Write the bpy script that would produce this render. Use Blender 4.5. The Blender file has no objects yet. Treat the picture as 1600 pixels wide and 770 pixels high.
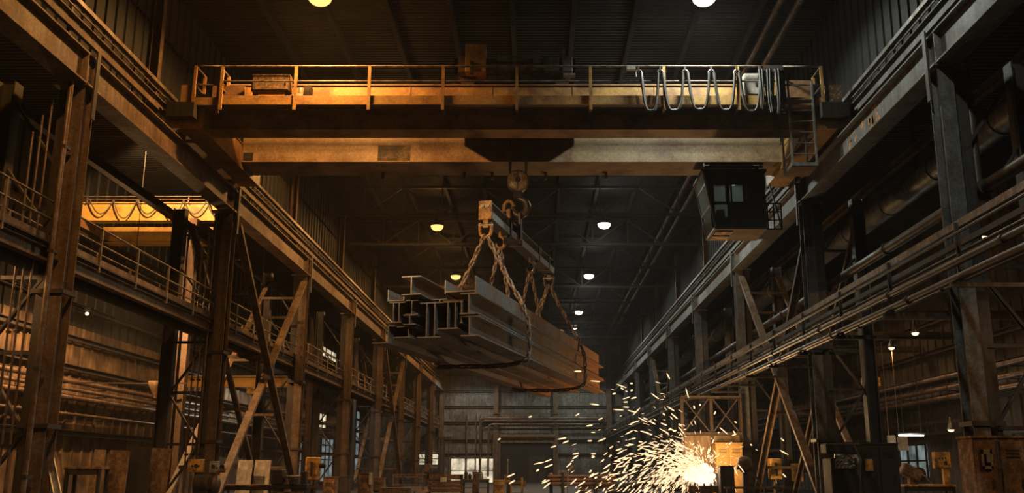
import bpy, math, random
from mathutils import Vector, Matrix
random.seed(7)
V = Vector
S = bpy.context.scene
COL = S.collection

# ------------------------------------------------------------------ camera geometry
F = 1493.0; PX0 = 838.0; PY0 = 385.0; PITCH = math.radians(13.2); EYE = 1.6
c_, s_ = math.cos(PITCH), math.sin(PITCH)
def at(px, py, d):
    """point of the place seen at pixel (px, py), d metres in front of the camera"""
    u = (px - PX0) / F; v = (PY0 - py) / F
    return V((u * d, d * (c_ - v * s_), EYE + d * (s_ + v * c_)))

cam_d = bpy.data.cameras.new('camera'); cam = bpy.data.objects.new('camera', cam_d); COL.objects.link(cam)
cam.location = (0, 0, EYE); cam.rotation_euler = (math.pi / 2 + PITCH, 0, 0)
cam_d.sensor_width = 36; cam_d.lens = F / 1600 * 36; cam_d.shift_x = -(PX0 - 800) / 1600
cam_d.clip_start = .1; cam_d.clip_end = 500
S.camera = cam

# ------------------------------------------------------------------ materials
MATS = {}
def mat(name, base, rust=None, amount=.45, scale=1.2, rough=.6, metal=.0, bump=.15, grime=.35, fine=14.0, streak=True):
    m = bpy.data.materials.new(name); m.use_nodes = True
    nt = m.node_tree; N = nt.nodes; L = nt.links
    b = N['Principled BSDF']
    tc = N.new('ShaderNodeTexCoord')
    src = tc.outputs['Object']
    n1 = N.new('ShaderNodeTexNoise'); n1.inputs['Scale'].default_value = scale; n1.inputs['Detail'].default_value = 7; n1.inputs['Roughness'].default_value = .68
    n2 = N.new('ShaderNodeTexNoise'); n2.inputs['Scale'].default_value = fine; n2.inputs['Detail'].default_value = 4
    L.new(src, n1.inputs['Vector']); L.new(src, n2.inputs['Vector'])
    r1 = N.new('ShaderNodeValToRGB')
    r1.color_ramp.elements[0].position = max(0, .62 - amount * .5); r1.color_ramp.elements[1].position = min(1, .74 - amount * .35)
    L.new(n1.outputs['Fac'], r1.inputs['Fac'])
    mx = N.new('ShaderNodeMixRGB'); mx.inputs['Color1'].default_value = (*base, 1); mx.inputs['Color2'].default_value = (*(rust or [q * .5 for q in base]), 1)
    if name == 'stock_steel':                      # rust patches, plus far ends painted browner to stand for spark light
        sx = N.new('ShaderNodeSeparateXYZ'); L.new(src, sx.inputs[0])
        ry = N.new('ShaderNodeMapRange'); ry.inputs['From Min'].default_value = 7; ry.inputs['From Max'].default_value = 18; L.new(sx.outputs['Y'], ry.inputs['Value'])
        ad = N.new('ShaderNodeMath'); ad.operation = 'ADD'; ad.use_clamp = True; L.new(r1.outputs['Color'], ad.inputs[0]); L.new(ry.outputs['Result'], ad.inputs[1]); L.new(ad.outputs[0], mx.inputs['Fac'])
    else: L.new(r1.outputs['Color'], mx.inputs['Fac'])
    mp = N.new('ShaderNodeMapRange'); mp.inputs['From Min'].default_value = .3; mp.inputs['From Max'].default_value = .7
    mp.inputs['To Min'].default_value = 1 - grime; mp.inputs['To Max'].default_value = 1.0 + grime * .35
    L.new(n2.outputs['Fac'], mp.inputs['Value'])
    mu = N.new('ShaderNodeMixRGB'); mu.blend_type = 'MULTIPLY'; mu.inputs['Fac'].default_value = 1
    L.new(mx.outputs['Color'], mu.inputs['Color1']); L.new(mp.outputs['Result'], mu.inputs['Color2'])
    last = mu.outputs['Color']
    if streak:
        mpg = N.new('ShaderNodeMapping'); mpg.inputs['Scale'].default_value = (5, 5, .35)
        L.new(src, mpg.inputs['Vector'])
        n3 = N.new('ShaderNodeTexNoise'); n3.inputs['Scale'].default_value = 1; n3.inputs['Detail'].default_value = 3
        L.new(mpg.outputs['Vector'], n3.inputs['Vector'])
        m3 = N.new('ShaderNodeMapRange'); m3.inputs['From Min'].default_value = .35; m3.inputs['From Max'].default_value = .6
        m3.inputs['To Min'].default_value = .62; m3.inputs['To Max'].default_value = 1.05
        L.new(n3.outputs['Fac'], m3.inputs['Value'])
        mu2 = N.new('ShaderNodeMixRGB'); mu2.blend_type = 'MULTIPLY'; mu2.inputs['Fac'].default_value = 1
        L.new(last, mu2.inputs['Color1']); L.new(m3.outputs['Result'], mu2.inputs['Color2']); last = mu2.outputs['Color']
    L.new(last, b.inputs['Base Color'])
    b.inputs['Metallic'].default_value = metal
    mr = N.new('ShaderNodeMapRange'); mr.inputs['To Min'].default_value = max(.05, rough - .12); mr.inputs['To Max'].default_value = min(1, rough + .2)
    L.new(n1.outputs['Fac'], mr.inputs['Value']); L.new(mr.outputs['Result'], b.inputs['Roughness'])
    if bump:
        bp = N.new('ShaderNodeBump'); bp.inputs['Strength'].default_value = bump; bp.inputs['Distance'].default_value = .02
        L.new(n2.outputs['Fac'], bp.inputs['Height']); L.new(bp.outputs['Normal'], b.inputs['Normal'])
    MATS[name] = m
    return m
def emit(name, col, strength, sample=True, mottled=0):
    m = bpy.data.materials.new(name); m.use_nodes = True
    nt = m.node_tree; N = nt.nodes; L = nt.links
    N.remove(N['Principled BSDF'])
    e = N.new('ShaderNodeEmission'); e.inputs['Color'].default_value = (*col, 1); e.inputs['Strength'].default_value = strength
    if mottled:
        tc = N.new('ShaderNodeTexCoord'); n = N.new('ShaderNodeTexNoise'); n.inputs['Scale'].default_value = mottled; n.inputs['Detail'].default_value = 5
        L.new(tc.outputs['Object'], n.inputs['Vector'])
        mr = N.new('ShaderNodeMapRange'); mr.inputs['From Min'].default_value = .35; mr.inputs['From Max'].default_value = .62
        mr.inputs['To Min'].default_value = strength * .25; mr.inputs['To Max'].default_value = strength
        L.new(n.outputs['Fac'], mr.inputs['Value']); L.new(mr.outputs['Result'], e.inputs['Strength'])
    L.new(e.outputs[0], N['Material Output'].inputs['Surface'])
    if not sample: m.cycles.emission_sampling = 'NONE'
    MATS[name] = m
    return m
def glass(name, tint, clear=.55):
    m = bpy.data.materials.new(name); m.use_nodes = True
    nt = m.node_tree; N = nt.nodes; L = nt.links
    b = N['Principled BSDF']; b.inputs['Base Color'].default_value = (*tint, 1); b.inputs['Roughness'].default_value = .12
    tr = N.new('ShaderNodeBsdfTransparent'); tr.inputs['Color'].default_value = (.8, .84, .82, 1)
    mx = N.new('ShaderNodeMixShader'); mx.inputs['Fac'].default_value = clear
    tl = N.new('ShaderNodeBsdfTranslucent'); tl.inputs['Color'].default_value = (*[min(1, q * 1.5) for q in tint], 1)
    m2 = N.new('ShaderNodeMixShader'); m2.inputs['Fac'].default_value = .45; L.new(b.outputs[0], m2.inputs[1]); L.new(tl.outputs[0], m2.inputs[2])
    L.new(m2.outputs[0], mx.inputs[1]); L.new(tr.outputs[0], mx.inputs[2]); L.new(mx.outputs[0], N['Material Output'].inputs['Surface'])
    MATS[name] = m
    return m

# ------------------------------------------------------------------ mesh builder
class MB:
    def __init__(self): self.v = []; self.f = []; self.sm = []
    def add(self, vs, fs, smooth=False):
        o = len(self.v); self.v += [V(q) for q in vs]
        for q in fs: self.f.append(tuple(i + o for i in q)); self.sm.append(smooth)
        return self
    def box(self, c, s, R=None):
        c = V(c); hx, hy, hz = s[0] / 2, s[1] / 2, s[2] / 2
        vs = [V((x, y, z)) for x in (-hx, hx) for y in (-hy, hy) for z in (-hz, hz)]
        if R is not None: vs = [R @ q for q in vs]
        return self.add([q + c for q in vs], [(0, 1, 3, 2), (4, 6, 7, 5), (0, 4, 5, 1), (2, 3, 7, 6), (0, 2, 6, 4), (1, 5, 7, 3)])
    def lohi(self, a, b):
        a = V(a); b = V(b); return self.box((a + b) / 2, b - a)
    def frame(self, p, q, up=(0, 0, 1)):
        p = V(p); q = V(q); w = (q - p).normalized(); up = V(up)
        if abs(w.dot(up.normalized())) > .98: up = V((0, 1, 0))
        x = w.cross(up).normalized(); y = x.cross(w).normalized()
        return p, q, x, y
    def sweep(self, p, q, poly, up=(0, 0, 1), smooth=False, caps=True):
        """2D polygon (x across, y up) swept from p to q"""
        p, q, x, y = self.frame(p, q, up); n = len(poly)
        vs = [p + x * a + y * b for a, b in poly] + [q + x * a + y * b for a, b in poly]
        fs = [(i, (i + 1) % n, n + (i + 1) % n, n + i) for i in range(n)]
        self.add(vs, fs, smooth)
        if caps: self.add(vs, [tuple(range(n - 1, -1, -1)), tuple(range(n, 2 * n))])
        return self
    def bar(self, p, q, w, h, up=(0, 0, 1)):
        return self.sweep(p, q, [(-w / 2, -h / 2), (w / 2, -h / 2), (w / 2, h / 2), (-w / 2, h / 2)], up)
    def ibeam(self, p, q, depth, width, tf=.03, tw=.02, up=(0, 0, 1)):
        h, w, t = depth / 2, width / 2, tw / 2
        return self.sweep(p, q, [(-w, -h), (w, -h), (w, -h + tf), (t, -h + tf), (t, h - tf), (w, h - tf), (w, h), (-w, h), (-w, h - tf), (-t, h - tf), (-t, -h + tf), (-w, -h + tf)], up)
    def channel(self, p, q, depth, width, t=.025, up=(0, 0, 1)):
        """C section, open towards +x of its frame"""
        h, w = depth / 2, width
        return self.sweep(p, q, [(0, -h), (w, -h), (w, -h + t), (t, -h + t), (t, h - t), (w, h - t), (w, h), (0, h)], up)
    def angle(self, p, q, w, t=.015, up=(0, 0, 1)):
        return self.sweep(p, q, [(0, 0), (w, 0), (w, t), (t, t), (t, w), (0, w)], up)
    def tube(self, p, q, r, n=10, r2=None, caps=True):
        p, q, x, y = self.frame(p, q); r2 = r if r2 is None else r2
        a = [2 * math.pi * i / n for i in range(n)]
        vs = [p + (x * math.cos(t) + y * math.sin(t)) * r for t in a] + [q + (x * math.cos(t) + y * math.sin(t)) * r2 for t in a]
        self.add(vs, [(i, (i + 1) % n, n + (i + 1) % n, n + i) for i in range(n)], True)
        if caps: self.add(vs, [tuple(range(n - 1, -1, -1)), tuple(range(n, 2 * n))])
        return self
    def path(self, pts, r, n=8, closed=False):
        pts = [V(p) for p in pts]; m = len(pts); rings = []
        rr = r if isinstance(r, (list, tuple)) else [r] * m
        x = None
        for i, p in enumerate(pts):
            a = pts[(i - 1) % m] if (i or closed) else p; b = pts[(i + 1) % m] if (i < m - 1 or closed) else p
            w = (b - a).normalized()
            if x is None:
                x = w.orthogonal().normalized()
            x = (x - w * x.dot(w)); x = x.normalized() if x.length > 1e-6 else w.orthogonal().normalized()
            y = w.cross(x)
            rings.append([p + (x * math.cos(2 * math.pi * k / n) + y * math.sin(2 * math.pi * k / n)) * rr[i] for k in range(n)])
        vs = [q for R_ in rings for q in R_]; fs = []
        for i in range(m if closed else m - 1):
            j = (i + 1) % m
            for k in range(n): fs.append((i * n + k, i * n + (k + 1) % n, j * n + (k + 1) % n, j * n + k))
        self.add(vs, fs, True)
        if not closed: self.add(vs, [tuple(range(n - 1, -1, -1)), tuple(range((m - 1) * n, m * n))])
        return self
    def lathe(self, c, prof, n=20, axis=(0, 0, 1), smooth=True):
        c = V(c); w = V(axis).normalized(); x = w.orthogonal().normalized(); y = w.cross(x); m = len(prof)
        vs = [c + w * h + (x * math.cos(2 * math.pi * k / n) + y * math.sin(2 * math.pi * k / n)) * r for r, h in prof for k in range(n)]
        fs = [(i * n + k, i * n + (k + 1) % n, (i + 1) * n + (k + 1) % n, (i + 1) * n + k) for i in range(m - 1) for k in range(n)]
        self.add(vs, fs, smooth)
        self.add(vs, [tuple(range(n - 1, -1, -1)), tuple(range((m - 1) * n, m * n))])
        return self
    def ball(self, c, r, n=10, squash=(1, 1, 1)):
        c = V(c); m = 7; vs = []; fs = []
        for i in range(m):
            t = math.pi * (i + .001) / (m - 1 + .002)
            for k in range(n):
                a = 2 * math.pi * k / n
                vs.append(c + V((math.sin(t) * math.cos(a) * squash[0], math.sin(t) * math.sin(a) * squash[1], math.cos(t) * squash[2])) * r)
        fs = [(i * n + k, (i + 1) * n + k, (i + 1) * n + (k + 1) % n, i * n + (k + 1) % n) for i in range(m - 1) for k in range(n)]
        return self.add(vs, fs, True)
    def hexa(self, b4, t4):
        """block between a bottom and a top quad"""
        return self.add(list(b4) + list(t4), [(3, 2, 1, 0), (4, 5, 6, 7), (0, 1, 5, 4), (1, 2, 6, 5), (2, 3, 7, 6), (3, 0, 4, 7)])
    def build(self, name, material, parent=None, base=None, bevel=0):
        """ONE mesh object; a part keeps the origin of its thing"""
        if parent is not None: org = ORG[parent.name]
        elif base is not None: org = V(base)
        else:
            lo = V([min(q[i] for q in self.v) for i in range(3)]); hi = V([max(q[i] for q in self.v) for i in range(3)])
            org = V(((lo.x + hi.x) / 2, (lo.y + hi.y) / 2, lo.z))
        me = bpy.data.meshes.new(name); me.from_pydata([q - org for q in self.v], [], self.f)
        me.polygons.foreach_set('use_smooth', self.sm)
        me.materials.append(MATS[material] if isinstance(material, str) else material); me.validate(); me.update()
        o = bpy.data.objects.new(name, me); COL.objects.link(o)
        ORG[o.name] = org
        if parent is not None: o.parent = parent
        else: o.location = org
        if bevel:
            bv = o.modifiers.new('edges', 'BEVEL'); bv.width = bevel; bv.segments = 1; bv.limit_method = 'ANGLE'
        return o
ORG = {}
def tag(o, label=None, cat=None, group=None, kind=None):
    if label: o['label'] = label
    if cat: o['category'] = cat
    if group: o['group'] = group
    if kind: o['kind'] = kind
    return o
def thing(name, label, cat, loc, group=None):
    o = bpy.data.objects.new(name, None); COL.objects.link(o); o.location = loc; ORG[o.name] = V(loc)
    o.empty_display_size = .2
    return tag(o, label, cat, group)
def dup(root, loc, label=None, group=None):
    r = root.copy(); COL.objects.link(r); r.location = loc; ORG[r.name] = V(loc)
    if label: r['label'] = label
    if group: r['group'] = group
    for ch in list(root.children):
        k = ch.copy(); COL.objects.link(k); k.parent = r; ORG[k.name] = V(loc)
        for g in list(ch.children):
            h = g.copy(); COL.objects.link(h); h.parent = k
    return r
ORD = ['first', 'second', 'third', 'fourth', 'fifth', 'sixth', 'seventh', 'eighth', 'ninth', 'tenth', 'eleventh', 'twelfth', 'thirteenth', 'fourteenth']
# ------------------------------------------------------------------ palette
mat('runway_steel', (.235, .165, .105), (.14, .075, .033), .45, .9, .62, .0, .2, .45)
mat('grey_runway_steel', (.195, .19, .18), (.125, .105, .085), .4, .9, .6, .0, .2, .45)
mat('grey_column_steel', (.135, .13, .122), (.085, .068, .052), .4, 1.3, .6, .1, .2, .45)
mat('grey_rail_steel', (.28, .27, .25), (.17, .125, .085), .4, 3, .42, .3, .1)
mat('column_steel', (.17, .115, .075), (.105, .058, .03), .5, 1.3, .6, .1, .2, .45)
mat('dark_steel', (.045, .041, .037), (.045, .027, .016), .4, 1.5, .55, .2, .2)
mat('black_steel', (.017, .0165, .016), (.026, .018, .012), .35, 1.5, .72, .0, .15)
mat('pipe_steel', (.26, .22, .18), (.17, .09, .045), .5, 1.1, .42, .45, .12)
mat('rail_steel', (.30, .26, .21), (.17, .10, .055), .4, 3, .42, .3, .1)
mat('crane_paint', (.50, .285, .08), (.21, .095, .035), .34, .55, .55, .0, .18, .3, 14, False)
mat('crane_dark_paint', (.26, .135, .055), (.13, .06, .025), .45, .8, .6, .0, .2, .4, 14, False)
mat('bright_crane_paint', (.66, .40, .09), (.36, .18, .05), .2, .5, .5, .0, .12, .2, 14, False)
mat('rusty_mesh', (.46, .27, .10), (.11, .06, .03), .6, 9, .7, .0, .4, .6, 40, False)
mat('machine_orange', (.78, .42, .08), (.22, .11, .04), .35, 4, .5, .0, .2, .35, 30)
mat('rust_cabinet', (.40, .22, .10), (.14, .075, .035), .55, 3.5, .75, .0, .4, .55, 30)
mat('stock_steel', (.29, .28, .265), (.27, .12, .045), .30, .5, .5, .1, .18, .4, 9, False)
mat('stock_rust', (.26, .13, .06), (.17, .075, .03), .5, 1.2, .6, .2, .2, .4, 12, False)
mat('chain_steel', (.36, .30, .235), (.22, .12, .06), .4, 6, .42, .3, .1, .3, 30, False)
mat('hook_steel', (.10, .09, .08), (.14, .075, .035), .35, 4, .42, .5, .15, .3, 25, False)
mat('lug_paint', (.66, .36, .12), (.25, .125, .05), .45, 6, .55, .1, .25, .4, 35, False)
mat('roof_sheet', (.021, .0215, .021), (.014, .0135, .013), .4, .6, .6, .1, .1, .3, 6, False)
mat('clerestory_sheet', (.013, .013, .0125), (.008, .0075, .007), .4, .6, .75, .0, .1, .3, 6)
mat('girder_paint', (.37, .25, .13), (.19, .10, .045), .36, .5, .5, .0, .18, .35, 14, False)
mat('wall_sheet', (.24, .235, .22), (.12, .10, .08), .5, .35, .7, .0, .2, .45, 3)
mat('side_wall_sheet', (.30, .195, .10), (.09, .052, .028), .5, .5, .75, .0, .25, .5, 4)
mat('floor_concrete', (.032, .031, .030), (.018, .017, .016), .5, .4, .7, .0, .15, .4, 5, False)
mat('cable_rubber', (.105, .10, .092), (.06, .053, .046), .4, 5, .5, .0, .05, .2, 20, False)
mat('cab_black', (.022, .022, .022), (.03, .024, .02), .3, 3, .5, .1, .1)
mat('galvanised', (.42, .42, .40), (.27, .25, .22), .4, 2.5, .4, .6, .08, .25)
mat('pale_sheet', (.52, .47, .41), (.33, .28, .22), .45, 1.5, .6, .0, .15, .3)
mat('tan_board', (.44, .30, .17), (.26, .16, .08), .45, 2, .7, .0, .2, .35)
mat('pale_rust', (.50, .36, .21), (.17, .10, .05), .5, 5, .5, .1, .2, .45, 25)
mat('wood', (.28, .17, .09), (.15, .09, .05), .5, 3, .75, .0, .2, .4, 18)
mat('white_label', (.72, .68, .58), (.5, .44, .34), .4, 6, .6, .0, .05, .2)
mat('lamp_housing', (.30, .29, .27), (.18, .16, .14), .4, 5, .4, .5, .05)
glass('cab_glass', (.50, .58, .56), .3)  # pale tint stands in for white reflections on the panes
glass('dark_glass', (.10, .105, .10), .5)
mat('machine_grey', (.15, .145, .135), (.10, .08, .06), .4, 3, .5, .1, .15, .3)
mat('scorched_paint', (.20, .115, .045), (.045, .028, .015), .6, 2.6, .6, .0, .2, .5, 12, False)
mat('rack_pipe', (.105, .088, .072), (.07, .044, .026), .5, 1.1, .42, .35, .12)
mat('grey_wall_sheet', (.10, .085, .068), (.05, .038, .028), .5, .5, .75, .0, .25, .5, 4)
emit('lamp_glow_orange', (1.0, .56, .17), 1.25, False)
emit('lamp_glow_white', (1.0, .93, .76), 3, False)
emit('lamp_glow_small', (1.0, .74, .42), 1.6, False)
emit('tube_glow', (.95, .97, .88), 5, False)
emit('spark_glow', (1.0, .62, .33), 1.4, False)
emit('molten_glow', (1.0, .80, .55), 1.25, False)
emit('window_glow', (1.0, .84, .58), .75, True, .7)
emit('dim_window_glow', (.66, .80, .80), .22, True, 1.2)

W_R, W_L = 'grey-lit', 'orange-lit'
Z0 = EYE                      # heights below are above eye level unless they start from the floor
XL, XR = -13.0, 10.97         # aisle faces of the two crane runways
Y_END = 137.5
ROOF = Z0 + 18.6
# ------------------------------------------------------------------ floor, roof, walls
def struct(o): o['kind'] = 'structure'; return o
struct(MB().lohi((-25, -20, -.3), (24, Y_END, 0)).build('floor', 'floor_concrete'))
def corrugated(x0, x1, y0, y1, z, pitch, amp):
    m = MB(); pr = []; y = y0
    while y < y1:
        pr += [(y, z), (y + pitch * .38, z), (y + pitch * .5, z + amp), (y + pitch * .88, z + amp)]; y += pitch
    vs = [(x, a, b) for a, b in pr for x in (x0, x1)]
    m.add(vs, [(2 * i, 2 * i + 1, 2 * i + 3, 2 * i + 2) for i in range(len(pr) - 1)])
    return m
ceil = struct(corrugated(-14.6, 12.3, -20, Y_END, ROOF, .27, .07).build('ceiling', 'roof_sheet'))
for x in [-11.1 + 2.53 * i for i in range(9)]:
    MB().ibeam((x, -18, ROOF - .17), (x, Y_END - .2, ROOF - .17), .32, .2, .03, .02).build('joist', 'black_steel', ceil)
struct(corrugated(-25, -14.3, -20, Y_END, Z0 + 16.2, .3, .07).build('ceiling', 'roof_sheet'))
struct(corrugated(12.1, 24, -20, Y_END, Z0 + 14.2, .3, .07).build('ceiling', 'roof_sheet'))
def ribbed_wall(name, x, z0, z1, y0, y1, pitch, amp, material):
    m = MB(); pr = []; y = y0
    while y < y1:
        pr += [(x, y), (x, y + pitch * .8), (x + amp, y + pitch * .84), (x + amp, y + pitch * .96)]; y += pitch
    vs = [(a, b, z) for a, b in pr for z in (z0, z1)]
    m.add(vs, [(2 * i, 2 * i + 1, 2 * i + 3, 2 * i + 2) for i in range(len(pr) - 1)])
    return struct(m.build(name, material))
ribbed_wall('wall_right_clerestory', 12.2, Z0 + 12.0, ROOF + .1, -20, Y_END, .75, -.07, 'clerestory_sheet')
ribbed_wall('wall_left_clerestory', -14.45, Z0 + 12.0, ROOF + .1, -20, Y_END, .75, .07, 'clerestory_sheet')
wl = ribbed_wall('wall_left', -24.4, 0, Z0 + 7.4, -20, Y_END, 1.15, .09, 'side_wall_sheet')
ribbed_wall('wall_left_upper', -24.45, Z0 + 7.3, Z0 + 16.3, -20, Y_END, 1.15, .09, 'clerestory_sheet')  # upper wall coloured near-black to stand for its unlit gloom
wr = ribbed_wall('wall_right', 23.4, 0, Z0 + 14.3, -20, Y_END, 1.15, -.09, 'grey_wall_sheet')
for z in (1.9, 3.7, 5.2, 6.7, 8.4, 10.2):
    MB().channel((-24.2, -10, Z0 + z), (-24.2, Y_END - 1, Z0 + z), .28, .22, .03).build('girt', 'dark_steel', wl)
    MB().channel((23.2, Y_END - 1, Z0 + z), (23.2, -10, Z0 + z), .28, .22, .03).build('girt', 'dark_steel', wr)
struct(MB().lohi((-25, -20.4, 0), (24, -20.1, ROOF)).build('wall_back', 'wall_sheet'))
# end wall: corrugated sheets with seams, girts, posts and a doorway
def front_x(px): return (px - PX0) / F * 135.2
def front_z(py): return Z0 + (737 - py) * .0881
we = MB(); xs = [-25 + .98 * i for i in range(51)]
dx0, dx1, dzt = front_x(783), front_x(866), front_z(690)
for i in range(50):
    a, b = xs[i], min(xs[i + 1], 24)
    zb = dzt if (a > dx0 - .5 and b < dx1 + .5) else 0
    we.lohi((a, Y_END, zb), (b - .05, Y_END + .08, ROOF + .2)); we.lohi((b - .05, Y_END + .05, zb), (b, Y_END + .08, ROOF + .2))
wf = struct(we.build('wall_end', 'wall_sheet'))
for py in (586, 612, 637, 662, 690, 712):
    z = front_z(py)
    if py <= 690: MB().channel((-14, Y_END - .02, z), (12, Y_END - .02, z), .32, .25, .04).build('girt', 'dark_steel', wf)
    else:
        MB().channel((-14, Y_END - .02, z), (dx0 - .4, Y_END - .02, z), .3, .25, .04).build('girt', 'dark_steel', wf)
        MB().channel((dx1 + .4, Y_END - .02, z), (12, Y_END - .02, z), .3, .25, .04).build('girt', 'dark_steel', wf)
for i, (px, pt) in enumerate(((690, 520), (775, 520), (868, 520), (952, 520))):
    MB().ibeam((front_x(px), Y_END - .45, 0), (front_x(px), Y_END - .45, ROOF - .4), .55, .7, .05, .04, up=(0, 1, 0)).build('wall_post', 'column_steel', wf)
d1 = thing('door_1', 'tall dark roller shutter door in the middle of the far end wall', 'door', ((dx0 + dx1) / 2, Y_END - .3, 0)); struct(d1)
m = MB(); z = 0
while z < dzt - .1:
    m.lohi((dx0, Y_END - .2, z), (dx1, Y_END - .14, min(dzt, z + .22))); m.lohi((dx0, Y_END - .16, z + .2), (dx1, Y_END - .1, min(dzt, z + .27))); z += .26
m.build('shutter', 'black_steel', d1)
MB().tube((dx0 - .1, Y_END - .75, front_z(684)), (dx1 + .1, Y_END - .75, front_z(684)), .33, 14).build('roller_drum', 'column_steel', d1)
MB().lohi((dx0 - .3, Y_END - .5, front_z(694)), (dx1 + .3, Y_END - .3, front_z(690))).build('lintel', 'rail_steel', d1)
for x in (dx0 - .2, dx1 + .2): MB().lohi((x - .14, Y_END - .5, 0), (x + .14, Y_END - .1, front_z(679))).build('guide', 'column_steel', d1)
MB().lohi((front_x(826), Y_END - .28, 0), (front_x(852), Y_END - .2, front_z(714))).build('wicket_door', 'dark_steel', d1)
def window(n, x0, x1, z0, z1, y, cols, glow, label):
    w = struct(thing('window_%d' % n, label, 'window', ((x0 + x1) / 2, y, z0)))
    MB().lohi((x0, y - .06, z0), (x1, y - .02, z1)).build('pane', glow, w)
    m = MB()
    for k in range(cols + 1):
        x = x0 + (x1 - x0) * k / cols; m.lohi((x - .05, y - .16, z0), (x + .05, y - .05, z1))
    for z in (z0, (z0 * .45 + z1 * .55), z1): m.lohi((x0, y - .15, z - .05), (x1, y - .04, z + .05))
    m.build('window_frame', 'black_steel', w)
window(1, front_x(706), front_x(772), front_z(760), front_z(718), Y_END - .3, 3, 'window_glow', 'long bright window strip low in the far end wall')
window(2, front_x(655), front_x(688), front_z(728), front_z(711), Y_END - .4, 3, 'window_glow', 'small bright window beside the far corner columns')
# left bay windows seen between the columns
def side_window(n, x, y0, y1, z0, z1, glow, label, s=1):
    w = struct(thing('window_%d' % n, label, 'window', (x, (y0 + y1) / 2, z0)))
    MB().lohi((x - .02, y0, z0), (x + .02, y1, z1)).build('pane', glow, w)
    m = MB()
    for k in range(4):
        y = y0 + (y1 - y0) * k / 3; m.lohi((x - .02, y - .05, z0), (x + .12 * s, y + .05, z1))
    for z in (z0, (z0 + z1) / 2, z1): m.lohi((x - .02, y0, z - .05), (x + .12 * s, y1, z + .05))
    m.build('window_frame', 'black_steel', w)
def span(px0, px1, py0, py1, x):
    """rectangle on the wall plane X = x that covers a pixel box"""
    dA, dB = x * F / (px0 - PX0), x * F / (px1 - PX0)
    ya, yb = at(px0, (py0 + py1) / 2, dA).y, at(px1, (py0 + py1) / 2, dB).y
    dm = (dA + dB) / 2; pm = (px0 + px1) / 2
    return min(ya, yb), max(ya, yb), at(pm, py1, dm).z, at(pm, py0, dm).z
a = span(489, 509, 645, 668, -24.2); side_window(3, -24.2, *a, 'window_glow', 'glowing cream window high in the side bay, between lattice columns')
a = span(500, 519, 684, 752, -24.2); side_window(4, -24.2, *a, 'dim_window_glow', 'tall pale blue-grey window below the glowing cream window')
a = span(444, 470, 690, 748, -24.2); side_window(5, -24.2, *a, 'dim_window_glow', 'pale blue-grey window behind the second lattice column of the orange-lit row')
a = span(543, 560, 640, 735, -24.2); side_window(6, -24.2, *a, 'dim_window_glow', 'narrow pale window behind the fourth lattice column of the orange-lit row')
a = span(1408, 1450, 695, 745, 23.2); side_window(7, 23.2, *a, 'dim_window_glow', 'pale blue-grey window behind the orange control box', -1)

a = span(499, 525, 545, 561, -24.3); side_window(8, -24.3, *a, 'window_glow', 'glowing cream window high above the catwalk between third and fourth columns')

# ------------------------------------------------------------------ lattice columns
def lattice_column(sx, xf, Y, ztop, label):
    """aisle shaft under the runway, a thinner rear shaft, lacing between them"""
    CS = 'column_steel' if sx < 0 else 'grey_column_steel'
    o = thing('lattice_column', label, 'column', (xf, Y, 0), 'steel lattice columns along the aisle')
    xr = xf + sx * 2.35
    H = lambda x, d, w, z1: MB().ibeam((x, Y, .05), (x, Y, z1), d, w, .045, .035, up=(1, 0, 0))
    xc = xf + sx * .22
    MB().ibeam((xc, Y, .05), (xc, Y, ztop), .62, .42, .04, .03, up=(0, 1, 0)).build('shaft', CS, o)
    MB().lohi((min(xf + sx * .43, xf + sx * .86), Y - .06, .05), (max(xf + sx * .43, xf + sx * .86), Y + .26, ztop)).build('outer_shaft', 'dark_steel', o)
    H(xr, .5, .45, ztop + .2).build('shaft', 'dark_steel', o)
    MB().lohi((xf - .12, Y - .45, 0), (xf + .12 + sx * .74, Y + .45, .06)).build('base_plate', 'dark_steel', o) if sx > 0 else MB().lohi((xf - .86, Y - .45, 0), (xf + .12, Y + .45, .06)).build('base_plate', 'dark_steel', o)
    MB().lohi((xr - .4, Y - .35, 0), (xr + .4, Y + .35, .05)).build('base_plate', 'dark_steel', o)
    lo, hi = sorted((xf - sx * .12, xf + sx * .9))
    MB().lohi((lo, Y - .42, ztop), (hi, Y + .42, ztop + .06)).build('cap_plate', 'rail_steel', o)
    for z in (Z0 + 4.75, Z0 + 1.1):
        lo, hi = sorted((xf - sx * .06, xf + sx * .8))
        MB().lohi((lo, Y - .38, z), (hi, Y - .28, z + .12)).lohi((lo, Y + .28, z), (hi, Y + .38, z + .12)).lohi((lo, Y - .3, z), (lo + .07, Y + .3, z + .12)).lohi((hi - .07, Y - .3, z), (hi, Y + .3, z + .12)).build('splice_collar', 'dark_steel', o)
    m = MB(); bx = xf - sx * .16
    m.lohi((min(bx, bx + sx * .05), Y - .1, ztop - .9), (max(bx, bx + sx * .05), Y + .1, ztop + 1.15)); m.build('stiffener', 'dark_steel', o)
    zs = [.5, 2.6, 4.7, 6.8]; xa, xb = xf + sx * .7, xr - sx * .2
    for i, z in enumerate(zs):
        MB().angle((xa, Y, z), (xb, Y, z), .11, .02).build('lacing_bar', 'dark_steel', o)
        if i < 3:
            p, q = ((xa, Y, z), (xb, Y, zs[i + 1])) if i % 2 else ((xb, Y, z), (xa, Y, zs[i + 1]))
            MB().channel(p, q, .15, .07, .02, up=(0, 1, 0)).build('lacing_bar', 'dark_steel', o)
    for z0, z1 in ((8.2, 10.1), (10.1, ztop - .3)):
        MB().channel((xa, Y, z0), (xb, Y, z1), .15, .07, .02, up=(0, 1, 0)).build('lacing_bar', 'dark_steel', o)
    return o
ZG = Z0 + 10.9                # underside of the runway girders
YL = [26.2 + 13.8 * k for k in range(8)]
YR = [24.8 + 13.72 * k for k in range(8)]
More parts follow.
